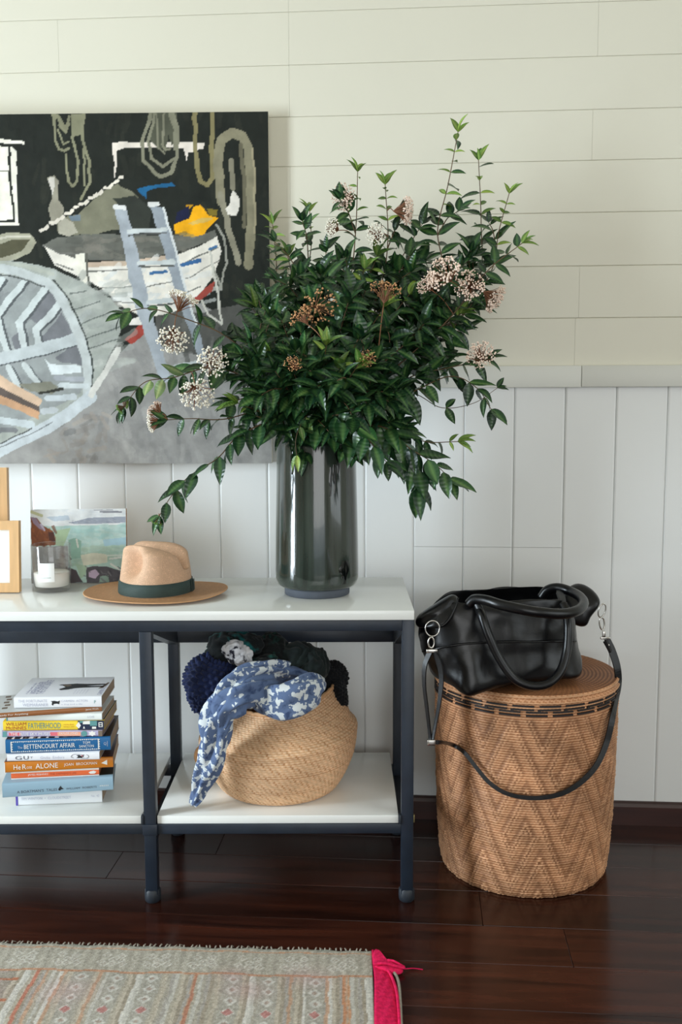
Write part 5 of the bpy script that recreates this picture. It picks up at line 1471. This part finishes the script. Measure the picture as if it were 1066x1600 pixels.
strap(lft, 'shoulder_strap', [0.012, 0.011, 0.0085, 0.0085, 0.007, 0.008])
lf2 = [(678, 1019, 2.090), (686, 1036, 2.088), (690, 1060, 2.090), (687, 1095, 2.096), (681, 1130, 2.106), (675, 1160, 2.110)]
strap(lf2, 'shoulder_strap', [0.012, 0.013, 0.011, 0.009, 0.007, 0.008])
main = [(676, 1160), (690, 1160), (708, 1164), (726, 1176), (745, 1200), (765, 1223), (790, 1239), (820, 1246), (850, 1246), (880, 1239), (908, 1222), (932, 1196), (948, 1160), (958, 1118)]
mp_ = [(x, y, min(front_y(x, y, 0.008), 2.30)) for x, y in main]
mp_[0] = (676, 1160, 2.112); mp_[1] = (690, 1160, 2.120)
mp_ += [(966, 1075, 2.262), (965, 1045, 2.266), (957, 1018, 2.272), (948, 1000, 2.276)]
strap(mp_, 'shoulder_strap', [0.009, 0.0085, 0.0085, 0.0085, 0.009, 0.009, 0.0095, 0.011, 0.013, 0.014, 0.015, 0.017, 0.018, 0.019], face=0.75)
strap([(947, 998, 2.2735), (951, 1008, 2.2715), (955, 1018, 2.2695)], 'strap_end', [0.022, 0.022, 0.021], 0.005)
c = at_y(951, 1008, 2.266); mb = MB(); bm_ = bmesh.new(); bmesh.ops.create_uvsphere(bm_, u_segments=12, v_segments=8, radius=0.003); mb.bm(bm_, 0, Matrix.Translation(c)); bagpart(mb, 'rivet', M['nickel'])
c = at_y(674, 1160, 2.106); mb = MB(); mb.box(c.x - 0.009, c.x + 0.009, c.y - 0.004, c.y + 0.006, c.z - 0.0065, c.z + 0.0065, bev=0.0015); bagpart(mb, 'slider_buckle', M['nickel'])

# ================================================================== RUG
M['rug'] = vcol_mat('woven_wool', rough=0.95, nvar=0.20, nscale=160, bump=0.6, bscale=420, spec=0.1)
M['pink_yarn'] = mat('pink_yarn', (214, 34, 84), 0.95, var=0.25, vscale=120, bump=0.6, bscale=300, spec=0.1)
M['grey_yarn'] = mat('grey_yarn', (158, 152, 140), 0.95, var=0.15, vscale=120, bump=0.5, bscale=300, spec=0.1)
RT = 0.007
rc0 = at_z(581, 1484, RT)              # far right corner of the woven field
rl0 = at_z(0, 1471, RT)
rang = math.atan2(rc0.y - rl0.y, rc0.x - rl0.x)
rr0 = at_z(585, 1600, RT)
rug = empty('woven_rug', (rc0.x, rc0.y, 0), rang)
tag(rug, 'faded grey striped flat woven rug with a bright pink end on the wood floor', 'rug')
RL, RW = 1.60, 0.95
nx, ny = 640, 300
def rug_color():
    x = np.linspace(-RL, 0, nx)[None, :] * np.ones((ny, 1)); y = np.linspace(0, -RW, ny)[:, None] * np.ones((1, nx))
    rs = np.random.RandomState(8)
    C = np.zeros((ny, nx, 3)); 
    A = lambda r, g, b: np.array([r, g, b], float)
    C[:] = A(160, 154, 142)
    wob = 0.0014 * np.sin(y * 33 + x * 7) + 0.0008 * np.sin(y * 90 + x * 31)
    X = x + wob; Y = y + 0.002 * np.sin(x * 50)
    # cross stripes running toward the camera
    s = (X * 1000) // 7
    pal = np.array([[168, 161, 148], [190, 186, 177], [204, 200, 192], [160, 150, 134], [184, 174, 158], [172, 164, 149], [186, 154, 130], [166, 160, 152]], float)
    idx = np.mod((s * 7 + (s // 3) * 5 + (s // 11) * 3).astype(int), 8)
    field = pal[idx]
    C[:] = field
    # broad salmon stripes and pale pattern bands
    for cx, w, col in ((-0.055, 0.006, (190, 138, 106)), (-0.046, 0.004, (196, 150, 118)), (-0.345, 0.006, (178, 128, 106)), (-0.66, 0.008, (184, 124, 104)), (-0.90, 0.008, (182, 124, 104)), (-1.2, 0.008, (180, 124, 104))):
        m = np.abs(X - cx) < w / 2; C[m] = col
    for cx in (-0.11, -0.20, -0.27, -0.43, -0.50, -0.57):
        m = np.abs(X - cx) < 0.018
        d = (np.abs(((Y * 1000) % 34) - 17) / 17 + np.abs((X - cx) / 0.016))
        C[m] = (168, 163, 152); C[m & (d < 0.85)] = (198, 195, 187); C[m & (d < 0.4)] = (166, 150, 138)
        m2 = m & (((Y * 1000) // 34) % 4 == 1) & (d < 0.7); C[m2] = (178, 128, 122)
    # plain brocaded block at left
    m = (X < -0.70) & (X > -0.88); C[m] = A(154, 146, 134) + rs.randn(int(m.sum()), 1) * 8
    for yy in (-0.13, -0.20, -0.27): 
        mm = (X < -0.69) & (X > -0.86) & (np.abs(Y - yy) < 0.004); C[mm] = (176, 118, 92)
    m = (X < -0.72) & (X > -0.80) & (np.abs(((Y * 1000) % 40) - 20) < 9); C[m] = C[m] * 0.5 + A(184, 164, 160) * 0.5
    # border with diamonds along the far edge
    b = Y > -0.100
    C[b] = A(172, 166, 153) + 8 * np.sin(X[b] * 300)[:, None]
    xx = (X * 1000) % 92; inb = b & (Y < -0.022) & (Y > -0.090) & (xx < 62)
    for (dx_, dy_) in ((16, 42), (46, 42), (31, 58), (31, 72), (10, 68), (52, 70), (16, 74), (46, 56)):
        dd = np.abs(xx - dx_) + np.abs(-Y * 1000 - dy_)
        C[inb & (dd < 11)] = (198, 194, 184); C[inb & (dd < 6.5)] = (164, 156, 143); C[inb & (dd < 3)] = (194, 188, 178)
    m = np.abs(Y + 0.018) < 0.0022; C[m] = (188, 148, 120)
    m = np.abs(Y + 0.098) < 0.0030; C[m] = (184, 140, 112)
    C[Y > -0.008] = (150, 150, 140)
    C += rs.randn(ny, nx, 1) * 7
    # faded pink bloom and mottling
    k = np.zeros((ny, nx))
    for _ in range(14):
        px, py, s_ = rs.uniform(-1.3, -0.1), rs.uniform(-0.6, -0.1), rs.uniform(0.02, 0.06)
        k = np.maximum(k, np.exp(-(((X - px) / s_) ** 2 + ((Y - py) / (s_ * 0.7)) ** 2)))
    C = C * (1 - 0.22 * k[..., None]) + A(196, 140, 146) * 0.22 * k[..., None]
    c = np.clip(C / 255, 0, 1)
    return np.where(c <= 0.04045, c / 12.92, ((c + 0.055) / 1.055) ** 2.4).reshape(-1, 3), X, Y
rcol, rX, rY = rug_color()
xs = np.linspace(-RL, 0, nx)[None, :] * np.ones((ny, 1)); ys = np.linspace(0, -RW, ny)[:, None] * np.ones((1, nx))
shear = (rr0 - rc0); inv = Matrix.Rotation(-rang, 3, 'Z') @ shear
skew = inv.x / inv.y
edge = 0.0022 * np.sin(xs * 120) + 0.0018 * np.sin(xs * 47 + 1)
P = np.stack([xs + ys * skew, ys + edge * np.exp(ys / 0.01), RT + 0.0007 * np.sin(xs * 900) * np.sin(ys * 700) + 0.0012 * np.sin(xs * 21 + ys * 13) * np.sin(ys * 17) - 0.003 * np.exp(ys / 0.004)], -1)
me = bpy.data.meshes.new('woven_field')
ii = np.arange(nx * ny).reshape(ny, nx)
Fq = np.stack([ii[1:, :-1], ii[1:, 1:], ii[:-1, 1:], ii[:-1, :-1]], -1).reshape(-1, 4)
me.vertices.add(nx * ny); me.vertices.foreach_set('co', P.reshape(-1, 3).astype(np.float32).ravel())
me.loops.add(Fq.size); me.loops.foreach_set('vertex_index', Fq.ravel().astype(np.int32))
me.polygons.add(len(Fq)); me.polygons.foreach_set('loop_start', np.arange(0, Fq.size, 4, dtype=np.int32))
me.polygons.foreach_set('use_smooth', [True] * len(Fq)); me.update(calc_edges=True); me.validate()
set_colors(me, rcol); me.materials.append(M['rug'])
fo = link('woven_field', me, rug); so = fo.modifiers.new('thickness', 'SOLIDIFY'); so.thickness = 0.005; so.offset = -1
Rinv = Matrix.Rotation(-rang, 3, 'Z')
def rugpt(px, py, z): return Rinv @ (at_z(px, py, z) - Vector((rc0.x, rc0.y, 0)))
# ragged selvedge knots along the far edge
mb = MB(); rq = random.Random(2)
for k in range(150):
    x = -RL + RL * k / 150 + rq.uniform(-0.003, 0.003); l = rq.uniform(0.003, 0.008)
    mb.tube([(x, -0.004, RT - 0.001), (x + rq.uniform(-.003, .003), 0.002 + l * 0.4, RT - 0.001), (x + rq.uniform(-.005, .005), 0.001 + l, 0.0022)], [0.0018, 0.0014, 0.0008], 5)
o = mb.build('ragged_edge', M['grey_yarn'], rug, smooth=True); o['kind'] = 'stuff'
# pink end band: a strip curving down at the right
Lp = [(581, 1484), (582, 1500), (585, 1530), (585, 1560), (585, 1604), (585, 1660)]
Rp = [(593, 1482), (600, 1500), (612, 1522), (620, 1548), (626, 1604), (630, 1660)]
V = []; m_ = len(spline([Vector((x, y, 0)) for x, y in Lp], 8))
LL = spline([Vector((x, y, 0)) for x, y in Lp], 8); RRs = spline([Vector((x, y, 0)) for x, y in Rp], 8)
for i in range(m_):
    for j in range(9):
        t = j / 8; p = LL[i].lerp(RRs[i], t)
        w = rugpt(p.x, p.y, RT + 0.0006); w.z = RT + 0.0006 + 0.0016 * math.sin(i * 0.9 + j * 1.7) * math.sin(t * PI) - 0.004 * t ** 4
        V.append(w)
mb = MB(); mb.add(V, [(i * 9 + j, (i + 1) * 9 + j, (i + 1) * 9 + j + 1, i * 9 + j + 1) for i in range(m_ - 1) for j in range(8)])
o = mb.build('pink_end_band', M['pink_yarn'], rug, smooth=True); o['label'] = 'bright pink woven end'
so = o.modifiers.new('thickness', 'SOLIDIFY'); so.thickness = 0.003; so.offset = -1
mb = MB(); mb.tube(spline([rugpt(x, y, 0.008) for x, y in ((598, 1510), (609, 1520), (619, 1545), (623, 1575), (625, 1606), (629, 1660))], 6), 0.0030, 8); mb.build('pink_cord', M['pink_yarn'], rug, smooth=True)
mb = MB(); mb.tube(spline([rugpt(x, y, 0.006) for x, y in ((600, 1509), (614, 1518), (622, 1532), (625, 1560), (627, 1606))], 6), 0.0032, 8); mb.build('grey_edge_cord', M['grey_yarn'], rug, smooth=True)
# the knotted corner and its loose thread
mb = MB()
V = [rugpt(x, y, z) for x, y, z in ((582, 1482, 0.012), (592, 1479, 0.014), (600, 1494, 0.016), (612, 1503, 0.012), (632, 1510, 0.010), (631, 1518, 0.008), (618, 1521, 0.009), (600, 1512, 0.014), (585, 1509, 0.012), (582, 1500, 0.014))]
mb = sheet(V, (0, 0, -0.008)); o = mb.build('knotted_corner', M['pink_yarn'], rug, smooth=True); subsurf(o, 2)
mb = MB(); mb.tube(spline([rugpt(x, y, z) for x, y, z in ((583, 1507, 0.016), (600, 1505, 0.019), (618, 1509, 0.016), (633, 1513, 0.010))], 6), 0.0028, 7)
mb.tube(spline([rugpt(x, y, z) for x, y, z in ((606, 1500, 0.014), (616, 1502, 0.016), (632, 1511, 0.011))], 6), 0.0024, 7)
mb.build('tie_strands', M['pink_yarn'], rug, smooth=True)
mb = MB(); mb.tube(spline([rugpt(x, y, z) for x, y, z in ((632, 1514, 0.006), (644, 1513, 0.003), (654, 1514, 0.0025), (661, 1515, 0.0022))], 6), 0.0012, 6); mb.build('loose_thread', M['pink_yarn'], rug, smooth=True)

# ================================================================== BRANCHES IN THE VASE
def leaf_material(name, rough=0.36):
    m = bpy.data.materials.new(name); nt, N, L, b = nodes_of(m)
    at = N.new('ShaderNodeVertexColor'); at.layer_name = 'Col'
    oi = N.new('ShaderNodeObjectInfo'); mr = N.new('ShaderNodeMapRange'); mr.inputs['To Min'].default_value = 0.70; mr.inputs['To Max'].default_value = 1.75
    L.new(oi.outputs['Random'], mr.inputs['Value'])
    hs = N.new('ShaderNodeHueSaturation')
    mr2 = N.new('ShaderNodeMapRange'); mr2.inputs['To Min'].default_value = 0.515; mr2.inputs['To Max'].default_value = 0.480
    L.new(oi.outputs['Random'], mr2.inputs['Value']); L.new(mr2.outputs[0], hs.inputs['Hue'])
    mx = N.new('ShaderNodeMix'); mx.data_type = 'RGBA'; mx.blend_type = 'MULTIPLY'; mx.inputs['Factor'].default_value = 1
    L.new(at.outputs['Color'], mx.inputs['A']); L.new(mr.outputs[0], mx.inputs['B'])
    L.new(mx.outputs['Result'], hs.inputs['Color']); L.new(hs.outputs['Color'], b.inputs['Base Color'])
    b.inputs['Roughness'].default_value = rough; b.inputs['Specular IOR Level'].default_value = 0.5
    tc = N.new('ShaderNodeTexCoord'); wv = N.new('ShaderNodeTexWave'); wv.inputs['Scale'].default_value = 2.2; wv.inputs['Distortion'].default_value = 1.5
    L.new(tc.outputs['Object'], wv.inputs['Vector'])
    bp = N.new('ShaderNodeBump'); bp.inputs['Strength'].default_value = 0.10; bp.inputs['Distance'].default_value = 0.02
    L.new(wv.outputs['Fac'], bp.inputs['Height']); L.new(bp.outputs['Normal'], b.inputs['Normal'])
    return m
M['leaf'] = leaf_material('glossy_leaf', 0.30)
M['young_leaf'] = leaf_material('young_leaf', 0.45)
M['stem'] = mat('brown_green_stem', (92, 70, 44), 0.6, var=0.25, vscale=30)
M['red_stem'] = mat('reddish_stalk', (134, 88, 60), 0.6, var=0.2, vscale=40)
M['floret'] = mat('cream_floret', (244, 238, 222), 0.7, var=0.05, vscale=50)
M['pink_floret'] = mat('pinkish_floret', (238, 214, 196), 0.7, var=0.12, vscale=60)
M['brown_floret'] = mat('faded_floret', (196, 146, 100), 0.7, var=0.2, vscale=60)
M['green_bud'] = mat('green_bud', (112, 150, 60), 0.6, var=0.15, vscale=60)

def leaf_mesh(name, width, curl, fold, col, rib, mt, twist=0.0):
    nx, V, C = 6, [], []
    ca, cb = np.array(srgb(*col)), np.array(srgb(*rib))
    for i in range(nx + 1):
        t = i / nx
        w = width * 1.08 * (math.sin(PI * min(1, t ** 0.82)) ** 0.85) * (1 - 0.25 * t) + 0.004
        if i == nx: w = 0.0015
        for j in (-1, -0.5, 0, 0.5, 1):
            y = w * j
            z = fold * abs(y) - curl * t * t + 0.02 * math.sin(6 * t + 3 * j) * abs(j) + twist * y * t
            V.append((t, y, z)); C.append(cb if j == 0 else (ca if abs(j) == 0.5 else ca * 0.9))
    F = [(i * 5 + j, (i + 1) * 5 + j, (i + 1) * 5 + j + 1, i * 5 + j + 1) for i in range(nx) for j in range(4)]
    mb = MB(); mb.add(V, F); me = mb.mesh(name, True)
    set_colors(me, np.array(C)); me.materials.append(mt)
    return me
DK, RB = (28, 58, 34), (66, 100, 54)
LEAF = [leaf_mesh('leaf', 0.24, 0.10, 0.30, DK, RB, M['leaf']), leaf_mesh('leaf', 0.21, 0.25, 0.35, (24, 54, 34), RB, M['leaf'], 0.4),
        leaf_mesh('leaf', 0.26, 0.02, 0.22, (32, 64, 36), (72, 106, 56), M['leaf'], -0.3), leaf_mesh('leaf', 0.20, 0.38, 0.30, (26, 54, 32), RB, M['leaf'], 0.2)]
YOUNG = [leaf_mesh('leaf', 0.20, 0.15, 0.5, (82, 118, 48), (132, 156, 78), M['young_leaf']), leaf_mesh('leaf', 0.17, 0.30, 0.5, (96, 128, 50), (140, 160, 80), M['young_leaf'], 0.3)]
BACKL = [leaf_mesh('leaf', 0.25, 0.10, -0.2, (92, 118, 74), (140, 156, 104), M['young_leaf'])]

rng = random.Random(21)
def place_leaf(parent, base, d, nrm, size, young=False, pale=False):
    me = rng.choice(YOUNG if young else (BACKL if pale else LEAF))
    o = bpy.data.objects.new('leaf', me); COL.objects.link(o); o.parent = parent
    x = d.normalized(); z = (nrm - x * nrm.dot(x))
    z = z.normalized() if z.length > 1e-5 else x.orthogonal().normalized()
    y = z.cross(x)
    R = Matrix((x, y, z)).transposed().to_4x4()
    o.matrix_local = Matrix.Translation(base) @ R @ Matrix.Scale(size, 4)
    return o

def flower(parent, base, d, size, kind, nfl=170):
    if kind == 'brown': nfl = 80
    """an umbel: stalks fanning from one point to a domed head of tiny florets"""
    size *= 1.18 if kind != 'bud' else 1.0
    d = d.normalized(); a = d.orthogonal().normalized(); b = d.cross(a)
    st, fl = MB(), MB()
    ico = bmesh.new(); bmesh.ops.create_icosphere(ico, subdivisions=1, radius=1.0)
    iv = [v.co.copy() for v in ico.verts]; jf = [[v.index for v in f.verts] for f in ico.faces]; ico.free()
    for k in range(nfl):
        r = math.sqrt(rng.random()); an = rng.uniform(0, 2 * PI)
        p = base + d * (size * (0.72 + 0.22 * math.sqrt(1 - r * r * 0.9)) * rng.uniform(0.80, 1.12)) + (a * math.cos(an) + b * math.sin(an)) * (size * 0.80 * r)
        if k % 4 == 0: st.tube([base, base + (p - base) * 0.5 + d * size * 0.08, p], [0.0009, 0.0007, 0.0005], 4, cap=False)
        rad = size * rng.uniform(0.034, 0.064)
        fl.add([p + v * rad * rng.uniform(0.8, 1.2) for v in iv], jf)
    fm = {'cream': M['floret'], 'pink': M['pink_floret'], 'brown': M['brown_floret'], 'bud': M['green_bud']}[kind]
    o = fl.build('flower_cluster', fm, parent, smooth=True)
    st.build('stalks', M['red_stem'] if kind != 'bud' else M['stem'], o, smooth=True)
    o['label'] = {'cream': 'cluster of cream florets', 'pink': 'cluster of pinkish white florets', 'brown': 'fading brown flower cluster', 'bud': 'tight green bud cluster'}[kind]
    return o

MOUTH_Z = TZ + 0.36
LS, SSP = 1.38, 0.76
def branch(label, pts, leaf=0.055, spacing=0.030, start=0.25, tip_young=0.18, flowers=(), side=0, group=None, thick=0.0032, droop=0.25, spread=0.9, pale=0.0):
    leaf *= LS; spacing *= SSP
    sx = rng.uniform(-0.045, 0.045); sy = rng.uniform(-0.045, 0.045)
    foot = Vector((VX - sx * 0.8, VY - sy * 0.8, TZ + 0.045))
    e = empty('leafy_branch', foot); tag(e, label, 'branch', group)
    W = [at_y(x, y, Y) for x, y, Y in pts]
    mouth = Vector((VX + sx, VY + sy, MOUTH_Z + 0.02))
    P = spline([foot, mouth] + W, 9)
    P = [p - foot for p in P]
    acc = [0.0]
    for a, b in zip(P[:-1], P[1:]): acc.append(acc[-1] + (b - a).length)
    L = acc[-1]; s0 = acc[9]                      # length at the vase mouth
    rad = [thick * (1 - 0.72 * s / L) for s in acc]
    mb = MB(); mb.tube(P, rad, 6); mb.build('stem', M['stem'], e, smooth=True)
    def at(s):
        i = max(0, min(len(P) - 2, int(np.searchsorted(acc, s)) - 1))
        t = (s - acc[i]) / max(1e-9, acc[i + 1] - acc[i]); return P[i].lerp(P[i + 1], t), (P[i + 1] - P[i]).normalized()
    def leaves_along(getp, sA, sB, size, gap, tipyoung):
        s = sA; k = rng.randint(0, 1)
        while s < sB:
            p, t = getp(s)
            u = (s - sA) / max(1e-6, sB - sA)
            n1 = t.orthogonal().normalized(); n2 = t.cross(n1)
            ph = rng.uniform(0, 0.6) + (PI / 2 if k % 2 else 0)
            for sg in (0, PI):
                if rng.random() < 0.10: continue
                lat = n1 * math.cos(ph + sg) + n2 * math.sin(ph + sg)
                d = t * rng.uniform(0.35, 0.75) + lat * spread + Vector((0, 0, -droop * rng.uniform(0.3, 1.6)))
                nrm = Vector((rng.uniform(-.5, .3), -0.75, 0.85)) + lat * 0.15
                sz = size * rng.uniform(0.72, 1.15) * (1 - 0.35 * u)
                yg = u > 1 - tipyoung and rng.random() < 0.75
                if p.y + foot.y + d.normalized().y * sz > 2.575: d.y = -abs(d.y) * 0.5
                if yg: sz *= 0.72
                place_leaf(e, p, d, nrm, sz, yg, rng.random() < pale)
            s += gap * rng.uniform(0.8, 1.2); k += 1
    leaves_along(at, s0 + (L - s0) * start, L - 0.006, leaf, spacing, tip_young)
    p, t = at(L - 0.001)
    for k in range(4):      # the tip's small leaves
        a = k * PI / 2 + rng.uniform(0, 1); n1 = t.orthogonal().normalized(); n2 = t.cross(n1)
        place_leaf(e, p, t * 0.9 + (n1 * math.cos(a) + n2 * math.sin(a)) * 0.55, Vector((0, -0.6, 1)), leaf * rng.uniform(0.45, 0.7), tip_young > 0.05)
    # side shoots
    for q in range(side):
        s = s0 + (L - s0) * rng.uniform(max(start, 0.3), 0.85); p0, t = at(s)
        n1 = t.orthogonal().normalized(); n2 = t.cross(n1); a = rng.uniform(0, 2 * PI)
        lat = n1 * math.cos(a) + n2 * math.sin(a); lat.y = lat.y * 0.6 - 0.15
        ln = rng.uniform(0.07, 0.12); end = p0 + (t * 0.7 + lat * 0.8).normalized() * ln
        if end.y + foot.y > 2.55: end.y = 2.55 - foot.y
        mid = p0.lerp(end, 0.5) + t * 0.012
        SP = spline([p0, mid, end], 6)
        mb = MB(); mb.tube(SP, [0.0016 * (1 - 0.5 * i / len(SP)) for i in range(len(SP))], 5); mb.build('side_shoot', M['stem'], e, smooth=True)
        def sp_at(s_, SP=SP, ln=ln):
            f = max(0, min(0.999, s_ / ln)) * (len(SP) - 1); i = int(f); return SP[i].lerp(SP[min(i + 1, len(SP) - 1)], f - i), (SP[min(i + 1, len(SP) - 1)] - SP[max(0, i - 0)]).normalized() if i + 1 < len(SP) else (SP[-1] - SP[-2]).normalized()
        leaves_along(sp_at, 0.022, ln, leaf * 0.9, spacing * 0.9, 0.0)
        for k in range(3):
            a = k * 2.1; place_leaf(e, end, (end - p0).normalized() + (n1 * math.cos(a) + n2 * math.sin(a)) * 0.6, Vector((0, -0.6, 1)), leaf * rng.uniform(0.5, 0.8))
    for (fx_, fy_, fY, kind, size) in flowers:
        fp = at_y(fx_, fy_, fY) - foot
        i = min(range(len(P)), key=lambda i: (P[i] - fp).length if i > 9 else 9)
        root = P[i]; d = (fp - root)
        hub = fp - d.normalized() * size * 0.8
        mb = MB(); mb.tube(spline([root, root.lerp(hub, 0.5) + Vector((0, 0, 0.006)), hub], 4), 0.0011, 5); mb.build('flower_stalk', M['red_stem'], e, smooth=True)
        flower(e, hub, d, size, kind)
    return e

G = 'branches filling the middle of the vase'
# --- the outer branches, each seen on its own
branch('tallest branch, rising upright right of the middle to the top of the bouquet', [(560, 610, 2.33), (640, 500, 2.34), (690, 430, 2.35), (684, 360, 2.36), (700, 290, 2.36), (716, 206, 2.36)], 0.050, 0.032, 0.25, 0.3, side=4)
branch('upright branch just right of the tallest one with wide spaced leaves', [(580, 610, 2.36), (690, 520, 2.40), (748, 440, 2.42), (752, 350, 2.43), (748, 250, 2.42)], 0.048, 0.036, 0.40, 0.25, side=2)
branch('right upper branch ending in pale narrow buds near the wall', [(600, 600, 2.36), (700, 520, 2.38), (765, 430, 2.40), (780, 360, 2.40), (796, 302, 2.40)], 0.046, 0.032, 0.35, 0.25, side=3)
branch('thin twig pointing right beside the largest pink flower heads', [(600, 590, 2.30), (700, 500, 2.28), (760, 425, 2.28), (816, 380, 2.28)], 0.046, 0.040, 0.5, 0.1, flowers=((694, 428, 2.20, 'pink', 0.042), (734, 446, 2.22, 'pink', 0.036), (772, 466, 2.26, 'pink', 0.036), (668, 445, 2.22, 'pink', 0.026)))
branch('upright branch with a red tinged tip in the middle top of the bouquet', [(510, 580, 2.34), (545, 450, 2.36), (556, 360, 2.37), (559, 268, 2.37)], 0.044, 0.032, 0.3, 0.3, flowers=((538, 308, 2.34, 'pink', 0.034), (520, 356, 2.32, 'cream', 0.024)), side=3)
branch('upright branch with a pale flower head left of the tallest branch', [(530, 580, 2.34), (590, 460, 2.36), (606, 380, 2.37), (602, 288, 2.37)], 0.050, 0.034, 0.35, 0.25, flowers=((634, 330, 2.36, 'pink', 0.036), (588, 366, 2.31, 'cream', 0.028)), side=3)
branch('bushy branch with pale pointed tips reaching up beside the painting edge', [(470, 580, 2.36), (472, 460, 2.40), (486, 390, 2.41), (484, 330, 2.41)], 0.044, 0.024, 0.25, 0.2, side=4)
branch('dense dark branch overlapping the right edge of the large painting', [(455, 590, 2.40), (432, 480, 2.43), (432, 410, 2.44), (426, 350, 2.44)], 0.042, 0.022, 0.25, 0.2, side=5)
branch('arching branch reaching far left across the ladder in the painting', [(430, 600, 2.28), (360, 530, 2.24), (290, 498, 2.22), (232, 482, 2.20), (192, 490, 2.20)], 0.050, 0.040, 0.3, 0.0, flowers=((270, 530, 2.16, 'cream', 0.038), (286, 468, 2.22, 'cream', 0.036)), droop=0.55)
branch('left branch with two white flower heads and a green bud tip', [(420, 610, 2.24), (340, 575, 2.19), (270, 590, 2.17), (225, 598, 2.16), (193, 636, 2.16)], 0.050, 0.034, 0.3, 0.0, flowers=((332, 566, 2.12, 'cream', 0.036), (308, 614, 2.10, 'cream', 0.040), (187, 640, 2.16, 'bud', 0.016), (199, 632, 2.16, 'bud', 0.012)), droop=0.4, pale=0.1)
branch('short left branch ending in a flat spray of pale florets', [(430, 640, 2.22), (350, 655, 2.17), (300, 654, 2.15), (262, 656, 2.15)], 0.048, 0.036, 0.35, 0.0, flowers=((238, 659, 2.15, 'cream', 0.024), (243, 640, 2.16, 'pink', 0.022)), droop=0.8)
branch('long trailing branch hanging down left of the vase with a green bud at its end', [(440, 655, 2.22), (375, 680, 2.17), (340, 716, 2.15), (295, 745, 2.14), (268, 775, 2.14), (249, 806, 2.14)], 0.052, 0.040, 0.42, 0.0, flowers=((246, 817, 2.14, 'bud', 0.017),), droop=0.9)
branch('right branch with a small white flower head in front of the dado rail', [(570, 640, 2.28), (640, 590, 2.24), (700, 575, 2.22), (760, 562, 2.21)], 0.050, 0.034, 0.35, 0.0, flowers=((752, 556, 2.19, 'pink', 0.034),), droop=0.4)
branch('right branch with hanging oval leaves below the dado rail', [(570, 650, 2.26), (650, 610, 2.21), (705, 588, 2.19), (745, 606, 2.18), (768, 640, 2.18)], 0.054, 0.034, 0.4, 0.0, droop=0.8)
branch('thin bare curving twig with one small leaf at its right end', [(580, 650, 2.30), (640, 615, 2.27), (690, 637, 2.25), (740, 630, 2.25), (778, 606, 2.25)], 0.034, 0.11, 0.55, 0.0, thick=0.0022)
branch('drooping lower right branch with a fan of large glossy leaves', [(540, 665, 2.22), (600, 668, 2.15), (640, 700, 2.12), (678, 724, 2.11), (704, 748, 2.11)], 0.070, 0.026, 0.35, 0.0, droop=1.4, side=1)
branch('short lower right branch with small bright green leaves at the tip', [(545, 660, 2.27), (620, 672, 2.24), (665, 690, 2.22), (716, 690, 2.21)], 0.044, 0.034, 0.4, 0.4, droop=0.5)
branch('branch hanging over the right of the vase lip with broad leaves', [(520, 650, 2.18), (548, 655, 2.13), (578, 690, 2.10), (604, 722, 2.10)], 0.062, 0.030, 0.25, 0.0, droop=1.0)
branch('narrow pale twig hanging down over the vase front', [(480, 650, 2.20), (468, 668, 2.16), (462, 690, 2.15), (464, 712, 2.155)], 0.042, 0.05, 0.45, 0.9, droop=0.8, thick=0.002)
# --- branches of the dense middle that nothing tells apart
mid = [(400, 480, 2.30), (380, 530, 2.24), (365, 580, 2.20), (372, 630, 2.18), (440, 500, 2.24), (455, 560, 2.16), (420, 560, 2.18), (485, 470, 2.22), (470, 520, 2.16), (510, 540, 2.12), (545, 470, 2.20), (560, 530, 2.14), (600, 480, 2.24), (590, 560, 2.14), (630, 540, 2.22), (640, 460, 2.28), (680, 500, 2.30), (650, 590, 2.20), (530, 575, 2.12), (460, 585, 2.12), (410, 610, 2.16), (600, 620, 2.17), (700, 450, 2.34), (520, 430, 2.30), (570, 420, 2.32), (640, 400, 2.36), (430, 580, 2.12), (560, 570, 2.10), (400, 650, 2.18), (610, 660, 2.20), (720, 490, 2.30), (470, 430, 2.36), (740, 480, 2.34), (450, 400, 2.40), (510, 390, 2.38), (660, 350, 2.38), (590, 400, 2.34), (740, 400, 2.38)]
fl = {7: ((500, 480, 2.16, 'brown', 0.042),), 13: ((602, 455, 2.20, 'brown', 0.036),), 9: ((470, 495, 2.15, 'brown', 0.030),), 19: ((458, 570, 2.08, 'brown', 0.022),), 14: ((575, 560, 2.09, 'brown', 0.020),)}
for i, (x, y, Y) in enumerate(mid):
    m1 = ((494 * 0.6 + x * 0.4), (690 * 0.5 + y * 0.5), 2.318 * 0.55 + Y * 0.45)
    branch('dark leafy branch among the crowded branches in the middle of the vase', [m1, ((494 * 0.2 + x * 0.8), (690 * 0.16 + y * 0.84) , 2.318 * 0.1 + Y * 0.9), (x, y, Y)], 0.056, 0.027, 0.22, 0.12 if i % 3 == 0 else 0.0, flowers=fl.get(i, ()), group=G, side=2 + i % 2, droop=0.35 if y < 540 else 0.08)
